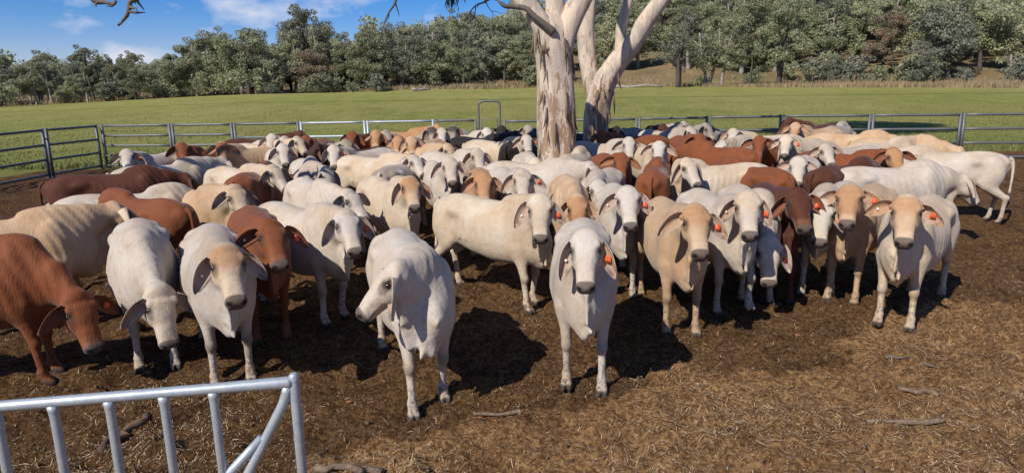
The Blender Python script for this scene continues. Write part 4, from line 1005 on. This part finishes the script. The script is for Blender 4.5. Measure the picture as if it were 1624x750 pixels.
def sphere_mesh(name, r, seg=10, rings=7):
    mb = MB(); pts = [(0, 0, r * math.cos(math.pi * i / (rings - 1))) for i in range(rings)]
    mb.tube(pts, [max(1e-4, r * math.sin(math.pi * i / (rings - 1))) for i in range(rings)], seg, False); return mb.mesh(name)
EYE = sphere_mesh('eye', 0.0225)
def tag_mesh():
    mb = MB(); w, l, t = .026, .031, .0035
    o_ = [(-.45, 1), (.45, 1), (1, .45), (1, -.8), (.85, -1), (-.85, -1), (-1, -.8), (-1, .45)]
    V = [(x * w, y * l, z) for z in (-t / 2, t / 2) for x, y in o_]; n = 8
    mb.add(V, [(i, (i + 1) % n, n + (i + 1) % n, n + i) for i in range(n)] , [(0, i + 1, i) for i in range(1, n - 1)] + [(n, n + i, n + i + 1) for i in range(1, n - 1)])
    mb.tube([(0, .019, -.006), (0, .019, .008)], .007, 8); return mb.mesh('ear_tag', False)
TAG = tag_mesh(); BTN = None
mb = MB(); mb.tube([(0, 0, -.004), (0, 0, .004), (0, 0, .006)], [.012, .012, .006], 12); BTN = mb.mesh('ear_button')
EYE.materials.append(M['eye']); TAG.materials.append(M['tag']); BTN.materials.append(M['button'])
PLACED = []
def cow(label, coat, anchor, px, py, phi, hphi=None, pitch=48, pz=1.42, s=0.93, z=None, tagside=None, button=False, group=None, dy=0.0, **kw):
    """anchor: p poll, f front hooves, b back (withers), m middle of the back, r rump.  phi, hphi: degrees, 0 = facing the camera, +90 = facing image right."""
    az_ = math.degrees(math.atan((px - CX) / F)); hphi = phi if hphi is None else hphi
    phi -= az_; hphi -= az_                                     # angles are given relative to the line of sight
    phi_r = R(phi); hd = np.array([math.sin(phi_r), -math.cos(phi_r)]); lf = np.array([math.cos(phi_r), math.sin(phi_r)])
    ny = R(((hphi - phi + 180) % 360) - 180)
    P = dict(coat=coat, ny=ny, pitch=R(pitch), pz=pz / s, **kw)
    if anchor == 'p': loc = poll_local(ny, pz / s, kw.get('nl', .66), kw.get('na', .72)); zz = pz
    elif anchor == 'f': loc = np.array([.63, 0, 0]); zz = 0.03
    elif anchor == 'b': loc = np.array([.52, 0, 0]); zz = 1.42 * s
    elif anchor == 'm': loc = np.array([-.1, 0, 0]); zz = 1.31 * s
    else: loc = np.array([-.55, 0, 0]); zz = 1.37 * s
    if z: zz = z
    W_ = unproject(px, py, zz)
    X = W_[:2] - (hd * loc[0] + lf * loc[1]) * s
    X = X + np.array([px - CX, F]) / F * dy                    # slide along the sight line
    dist = math.hypot(*(X + hd * .6))
    rg = np.random.default_rng(abs(hash((round(px), round(py), round(phi)))) % (2 ** 31))
    hres = 0.0125 if dist < 8.6 else (0.017 if dist < 11.5 else 0.024)
    if QUICK: hres *= 1.8
    P['pitch'] = R(pitch + rg.uniform(-5, 5)); P.setdefault('hroll', rg.uniform(-.09, .09))
    P.setdefault('step', tuple(rg.uniform(-.10, .10, 4))); P.setdefault('bulk', rg.uniform(.86, 1.02)); P.setdefault('hump', rg.uniform(.75, 1.15)); P.setdefault('bend', rg.uniform(-.05, .05)); P.setdefault('belly', rg.uniform(-.02, .05))
    P.setdefault('droop', rg.uniform(34, 58))
    V, Q, C, inf = build_cow(P, hres, rg)
    C = C * rg.uniform(.93, 1.06)
    o = link('cow', mesh_np('cow', V, Q, None, C), M['coat'])
    hv = [X + (hd * fx0 + lf * fy0) * s for fx0, fy0 in ((.63, .155), (.63, -.155), (-.82, .165), (-.82, -.165))]
    zc = float(np.mean([float(ground_at(q_[0], q_[1])) for q_ in hv])) - 0.010
    o.location = (X[0], X[1], zc); o.rotation_euler = (0, 0, phi_r - math.pi / 2); o.scale = (s, s, s)
    tag(o, label, 'cow', group or 'cattle herded together in the yard')
    PLACED.append((label, X, hd, s, px, py))
    def child(name, me, p, M3=None):
        c = bpy.data.objects.new(name, me); COL.objects.link(c); c.parent = o
        mt = Matrix.Translation(Vector(p))
        if M3 is not None: mt = mt @ Matrix([[M3[0][i], M3[1][i], M3[2][i]] for i in range(3)]).to_4x4()
        c.matrix_local = mt; return c
    pl, ef, es, eu = inf['poll'], inf['ef'], inf['es'], inf['eu']
    toward = math.cos(R(hphi + az_)) > -0.4
    if toward:
        for sd in (1, -1): child('eye', EYE, pl + (ef * .168 + es * sd * .106 + eu * -.056) * inf['hz'])
        for sd, want in ((1, tagside in ('R', 'B')), (-1, tagside in ('L', 'B'))):
            if want:
                p, ax, ac, nf = inf['ear%d' % sd]; dn = nrm(np.array([0, 0, -1.0]) - nf * (-nf[2])); child('ear_tag', TAG, p + nf * .020, (np.cross(-dn, nf), -dn, nf))
        if button:
            p, ax, ac, nf = inf['ear-1']; child('ear_button', BTN, p + nf * .014, (ax, ac, nf))
    if kw.get('chintag'):
        p = pl + (ef * .40 + eu * -.20) * inf['hz']; e2 = np.array([0, 0, 1.0]); e1 = es; e3 = np.cross(e1, e2)
        c = child('neck_tag', CHIN, p, (e1, e2, e3))
    return o
mb = MB(); mb.box((0, -.02, 0), (.038, .06, .012)); mb.tube([(0, .01, 0), (0, .045, -.004)], .005, 6); CHIN = mb.mesh('neck_tag', False); CHIN.materials.append(M['tagw'])
# ------------------------------------------------------------------ the herd
# front row
cow('white cow facing the camera in the centre foreground, orange tag in one ear', 'white', 'f', 926, 612, 1, 0, 56, 1.44, nl=.58, hz=.98, tagside='R', button=True, droop=64, shoulder='grey', step=(.06, -.05, .05, -.05), belly=.03, bulk=.97, hump=1.2, earlen=.28, knee=.5)
cow('white cow in the left foreground with its head turned to the left in profile', 'white', 'f', 680, 640, 12, -74, 50, pz=1.30, hroll=0.0, hz=.95, nl=.50, na=.5, step=(-.10, .12, .1, -.05), droop=72, belly=.02, bulk=1.0, dewlap=1.3, hump=.8, knee=.6, earlen=.29)
cow('white cow in the left foreground with its head lowered towards the ground', 'white', 'f', 250, 578, 2, 14, 72, .92, droop=48, bulk=1.02, fore='cream', step=(.05, -.05, 0, 0), face='cream')
cow('grey white cow with brown forehead standing behind the steel gate', 'white', 'f', 370, 600, 5, 8, 45, 1.36, face='cream', fore='tan', shoulder='grey', button=True, droop=46, step=(0, .03, 0, 0), knee=.8, dewlap=1.3, pinknose=None, bulk=1.04)
cow('red cow with an orange ear tag between two white cows at left front', 'red', 'p', 428, 346, 6, 10, 47, 1.35, tagside='R', button=True, droop=30)
cow('big white cow with an orange ear tag right of the red front cow', 'white', 'p', 547, 328, 34, 14, 50, 1.34, tagside='R', droop=46, hump=.9, bulk=1.04)
cow('pale tan faced cow with a small white tag hanging under its chin', 'cream', 'p', 650, 280, 22, 8, 48, 1.40, fore='tan', face='buff', tagside='R', droop=50, chintag=True)
cow('white cow standing in the gap with legs showing, left of the grazing side on cow', 'white', 'f', 712, 379, 12, 6, 48, 1.44, droop=36, dewlap=1.2)
cow('pale cow standing side on, head turned to the camera, left of the centre front cow', 'cream', 'f', 843, 485, 50, 0, 52, 1.40, tagside='R', button=True, droop=56, ear='white', face='white', fore='cream', belly=-.02, bulk=.94, hump=.8)
cow('white cow with a white tag under its chin right of the centre front cow', 'white', 'p', 995, 293, 6, 8, 50, 1.42, tagside='R', button=True, droop=40, chintag=True)
cow('tan cow stepping forward right of the centre front cow, orange ear tag', 'buff', 'f', 1080, 527, 14, 10, 48, 1.42, fore='tan', tagside='R', droop=36, step=(.02, -.02, 0, 0), knee=.5, ear='cream')
cow('white cow lifting one front foot right of the tan stepping cow', 'white', 'p', 1186, 303, 24, 8, 50, 1.44, tagside='R', droop=54, button=True, lift=(.12, 0), step=(.1, -.05, 0, 0), fore='cream')
cow('white cow with its head held low under the neighbours on the right', 'white', 'p', 1222, 374, 16, 8, 66, .92, tagside='R', droop=52)
cow('dark red cow with lit muzzle in the right front row', 'darkred', 'p', 1264, 296, 12, 20, 46, 1.40, tagside='R', droop=44, ear='red')
cow('white cow with low face squeezed between the dark red cow and the tan faced cow', 'white', 'p', 1304, 318, -12, 2, 54, 1.24, tagside='R', droop=58)
cow('tan faced cow with ears held out and pale body reaching back to the right', 'buff', 'p', 1348, 293, -14, 0, 46, 1.42, fore='tan', face='tan', tagside='R', droop=26, knee=.3)
cow('tan faced cow at the right edge of the front row', 'cream', 'p', 1440, 306, -12, 2, 50, 1.44, fore='tan', face='buff', ear='buff', droop=20, button=True, tagside='R')
# left side
cow('cream cow cut by the left edge, seen from behind its ear', 'buff', 'p', 183, 320, 88, 108, 50, 1.30, ear='cream', droop=30)
cow('red cow with lowered head at the very left edge', 'red', 'p', 122, 462, 72, 24, 66, .86, tagside='R', droop=30)
cow('red brown cow walking away in the left half, seen from behind', 'red', 'r', 262, 309, -146, -146, 60, 1.1)
cow('long white back lying between two red cattle at the left edge', 'white', 'm', 190, 297, 84, 90, 60, 1.05, dy=-.5)
cow('long dark red back at the left edge below the white faced cow', 'darkred', 'm', 162, 276, 88, 96, 60, 1.15)
cow('pale tan cow turned to the right in front of the big red back', 'buff', 'p', 371, 290, 32, 26, 48, 1.36, face='cream', fore='buff', droop=34, ear='cream')
cow('big red back behind the pale tan cow in the left half', 'red', 'r', 384, 273, 158, 150, 60, 1.1)
cow('cream cow with head turned down to the right, left of the grey humped cow', 'cream', 'p', 433, 262, 30, 36, 46, 1.34, face='white', droop=34)
cow('white cow near the left corner of the fence, face to the camera', 'white', 'p', 200, 237, -42, -4, 48, 1.42, tagside='R', droop=38)
cow('red cow beside the white cow at the left corner, face to the camera', 'red', 'p', 288, 228, -52, 6, 48, 1.42, droop=30)
cow('buff cow with a red brown face, third head from the left corner', 'buff', 'p', 352, 226, -60, 0, 46, 1.42, face='tan', fore='red', droop=36, tagside='R')
cow('white back and turned away head in front of the left corner cattle', 'white', 'm', 250, 264, 112, 120, 50, 1.28)
cow('white faced cow with orange ear tag left of the grey humped cow', 'white', 'p', 448, 229, 4, 6, 48, 1.42, tagside='R', droop=48)
cow('grey white cow with lowered head and tall hump in the left middle', 'white', 'b', 493, 250, 8, 30, 66, 1.22, shoulder='grey', hump=1.5, droop=60)
cow('dark brown cow facing left behind the grey humped cow', 'brown', 'p', 500, 226, -58, -70, 48, 1.42)
cow('white cow with long grey body and orange ear tag left of the middle', 'white', 'p', 529, 230, -52, -2, 50, 1.42, tagside='R', droop=46, shoulder='grey')
cow('white cow with its face down behind the big white front cow', 'white', 'p', 553, 300, 18, 40, 48, 1.24, droop=26)
cow('pale head in the back row above the dark brown cow, left of two', 'white', 'p', 431, 215, -10, -12, 46, 1.42)
cow('pale head in the back row above the dark brown cow, right of two', 'white', 'p', 452, 217, 22, 16, 46, 1.40)
cow('cream cow in the back row left of the small red head', 'cream', 'p', 472, 217, 55, 30, 46, 1.42)
cow('small red head in the back row left of the middle', 'red', 'p', 484, 215, -20, -5, 46, 1.42)
cow('dark back under the fence behind the buff cow on the left', 'darkred', 'm', 403, 221, 80, 80)
cow('grey cow deep in the back row right of the long grey bodied cow', 'grey', 'p', 548, 222, 10, 20, 46, 1.42)
cow('red cow in the back row in front of the bright silver panels', 'red', 'p', 558, 210, -40, -10, 46, 1.42)
cow('tan cow at the back in front of the bright silver panels, face to the camera', 'tan', 'p', 596, 209, -20, -4, 48, 1.42, droop=34)
cow('grey headed cow at the back beside the tan cow by the silver panels', 'grey', 'p', 613, 207, 22, 24, 48, 1.42)
cow('tan headed cow at the back, left of a pair of tan faces', 'tan', 'p', 630, 216, 8, -8, 48, 1.40, droop=40)
cow('tan headed cow with orange ear tag at the back, right of two tan faces', 'buff', 'p', 652, 218, -30, 4, 48, 1.40, face='tan', tagside='R', droop=42)
cow('orange tan back behind the pair of tan faces', 'tan', 'm', 630, 209, 80, 80)
cow('grey faced cow with shade painted on ears and brow, left of the walk gate', 'grey', 'p', 684, 203, 6, 8, 48, 1.42, ear='black', fore='black')  # black ears and forehead paint in the shade on this head
cow('small white face between two shade darkened grey cattle left of the walk gate', 'white', 'p', 700, 206, 0, 4, 48, 1.40)
cow('cow with shade painted on its head, pale nose, just left of the walk gate', 'grey', 'p', 718, 201, -10, -4, 48, 1.42, ear='black', fore='black')  # shade over the head is put into its colour as black
cow('tan cow behind the white face in the middle of the herd, rump to the camera', 'buff', 'p', 711, 228, 40, 30, 48, 1.34)
cow('white cow at the back below the walk gate with its head to the right', 'white', 'p', 772, 204, 48, 6, 48, 1.42, droop=40)
cow('white cow with long face left of the cream side on cow in the middle', 'white', 'p', 757, 238, 40, 14, 48, 1.38, droop=40)
cow('cream side on cow in the middle with white face turned to the right', 'cream', 'p', 656, 246, 52, 30, 46, 1.32, face='white', fore='white', tail=.3)
cow('grey white rump with dirty patch in the middle of the herd', 'white', 'r', 615, 259, 158, 150, 60, 1.1, rumpdirt=1, shoulder='grey')
cow('orange tan headed cow behind the rump of the side on pale cow', 'tan', 'p', 766, 272, 2, 4, 50, 1.36, droop=40)
cow('white cow with tall pale hump and tagged ear behind the open eared white face', 'white', 'b', 838, 243, 4, 14, 54, 1.28, fore='cream', tagside='R', droop=46)
cow('white faced cow with open ears and orange tag above the side on cow', 'white', 'p', 828, 270, 14, 2, 48, 1.38, tagside='R', droop=32)
cow('cream cow side on before the big pale trunk with an orange tag', 'cream', 'p', 835, 214, 60, 10, 48, 1.40, face='white', fore='white', tagside='R', droop=34)
cow('black cow under the walk gate, head up', 'black', 'p', 795, 201, -20, -10, 54, 1.44)
cow('black cow in the shade left of the big trunk, nearer the gate', 'black', 'p', 820, 208, 60, 60, 54, 1.40)
cow('black cow in the shade touching the left side of the big trunk', 'black', 'p', 850, 201, 160, 160, 54, 1.42)
cow('red brown rump between the black cattle left of the big trunk', 'red', 'r', 803, 222, 170, 170, 60, 1.1, dy=1.0)
cow('grey headed cow just left of the big trunk', 'grey', 'p', 838, 199, 10, 0, 46, 1.42)
cow('cream rump right at the foot of the big pale trunk', 'cream', 'r', 899, 243, 165, 165, 60, 1.1)
cow('white back with head turned away below the slimmer trunk', 'white', 'p', 938, 258, 66, 60, 54, 1.30, ear='cream')
cow('tan backed cow with low brown forehead behind the centre front cow', 'buff', 'b', 906, 280, 4, 8, 68, 1.18, fore='tan', face='tan', droop=50, hump=.8)
cow('narrow white face peeping right of the tan backed cow', 'white', 'p', 950, 285, -10, 10, 50, 1.26)
# right side
cow('red cow with long face in front of the slimmer pale trunk', 'red', 'p', 954, 207, -72, 4, 48, 1.42, droop=36, ear='tan')
cow('white headed cow right of the red face by the slimmer trunk', 'white', 'p', 998, 223, 52, 6, 50, 1.40, dy=.5, droop=36)
cow('white faced cow with wide pinkish ears right of the trunks', 'cream', 'p', 1045, 228, 20, 0, 48, 1.40, face='white', fore='white', ear='white', droop=26)
cow('red cow facing the camera with ears straight out, below the trunks', 'red', 'p', 986, 245, 14, 2, 50, 1.38, droop=20, ear='tan')
cow('red rump with hanging tail in front of the white faced cow with wide ears', 'red', 'r', 1036, 265, 176, 176, 60, 1.1, tail=.0)
cow('dark grey cow with raised head in the shade under the fence', 'grey', 'p', 1076, 196, 0, 0, 48, 1.44, droop=50)
cow('pale grey cow half hidden right of the dark grey head', 'white', 'p', 1095, 203, 40, 40, 48, 1.38, shoulder='grey')
cow('dark red cow behind the fence shade left of the dark grey head', 'darkred', 'p', 1052, 196, 30, 30, 48, 1.40)
cow('grey back under the fence between the trunks and the dark red cow', 'grey', 'm', 1015, 205, 85, 85)
cow('black cow right of the slimmer trunk under the fence', 'black', 'p', 981, 199, 60, 60, 54, 1.42)
cow('grey cow turned to the right in the shade under the fence', 'grey', 'p', 1121, 197, -20, 50, 50, 1.42, droop=20)
cow('white faced cow with dark muzzle, cream body reaching right under the fence', 'cream', 'p', 1163, 202, -72, -4, 48, 1.42, face='white', fore='white', droop=34)
cow('red cow with pink lined ear facing the camera, right of the dark grey head', 'red', 'p', 1110, 214, 14, 24, 48, 1.38, droop=20)
cow('white cow with pale lowered face turned left in front of the red cow', 'white', 'p', 1144, 224, -50, -34, 52, 1.26, droop=24)
cow('long red back behind the big eyed buff cow', 'red', 'm', 1147, 238, -132, -132, 60, 1.15)
cow('buff white cow with big dark eye, head turned to the right and one ear hanging', 'cream', 'p', 1090, 252, -68, 34, 50, 1.40, face='white', fore='cream', droop=60, earlen=.30)
cow('red cow with dark muzzle facing the camera left of the cream faced cow', 'red', 'p', 1204, 216, -30, 0, 48, 1.40, droop=22)
cow('cream faced cow with ears out and tagged ear, right of the red faced cow', 'cream', 'p', 1247, 217, -26, -2, 48, 1.40, face='white', fore='cream', tagside='R', droop=22)
cow('tan faced cow at the back with wide ears, in front of the dark red head', 'buff', 'p', 1262, 196, -40, -4, 48, 1.42, face='tan', droop=28)
cow('dark red head turned left, farthest back on the right', 'darkred', 'p', 1250, 188, -40, -60, 54, 1.44)
cow('grey rump under the fence in dappled shade on the right', 'grey', 'r', 1318, 201, 165, 165, 60, 1.1, dy=.6)
cow('long buff back under the fence, farther of two', 'buff', 'm', 1342, 213, 84, 84, 60, 1.1)
cow('long buff back reaching the right edge, nearer of two', 'buff', 'm', 1415, 219, 80, 80, 60, 1.1)
cow('white headed cow with dark horn stub turned right, behind the red back', 'white', 'p', 1310, 229, -44, 24, 46, 1.36, droop=20)
cow('red cow with tan red face and dark muzzle turned to the right', 'red', 'p', 1418, 234, 62, 24, 46, 1.40, face='tan', fore='tan', droop=20)
flank = cow('white flank at the right edge behind the tan red face', 'white', 'm', 1515, 240, -84, -84, 60, 1.2)
cow('cream head turned away at the right edge under the fence', 'cream', 'p', 1465, 209, 140, 140, 50, 1.36)
cow('white faced cow with ears straight out behind the dark red front cow', 'white', 'p', 1266, 255, -6, 2, 50, 1.36, droop=14, dy=.4)
cow('dark red back right of the white face with straight ears', 'darkred', 'r', 1312, 261, 150, 150, 60, 1.1)
cow('red back left of the white face with straight ears', 'red', 'r', 1226, 262, -140, -140, 60, 1.1)
cow('long white back behind the tan faced cow on the right', 'white', 'm', 1402, 265, 120, 120, 60, 1.1)

# fire brand on the white flank: a small diamond on a bar under a ring
from mathutils.bvhtree import BVHTree
fm = flank.data; mwf = Matrix.LocRotScale(flank.location, flank.rotation_euler, flank.scale); inv = mwf.inverted()
bv = BVHTree.FromPolygons([v.co for v in fm.vertices], [tuple(p.vertices) for p in fm.polygons])
def on_hide(px, py):
    dr = Vector(CF + CR * (px - CX) / F - CU * (py - CY) / F); o_ = Vector(CC)
    hit = bv.ray_cast(inv @ o_, (inv.to_3x3() @ dr).normalized())
    return None if hit[0] is None else hit[0] + hit[1] * 0.001
mb = MB()
for st_ in ([(1458, 265), (1453, 270), (1458, 275), (1463, 270), (1458, 265)], [(1450, 277), (1466, 277)], [(1456, 270), (1460, 270)], [(1449, 248), (1452, 246), (1455, 248), (1454, 252), (1450, 252), (1449, 248)], [(1444, 258), (1447, 262)], [(1458, 257), (1463, 259)]):
    P_ = [on_hide(*q_) for q_ in st_]
    if all(p_ is not None for p_ in P_): mb.tube([tuple(p_) for p_ in P_], 0.0065, 5)
if mb.n: mb.build('fire_brand', M['clod'], flank)
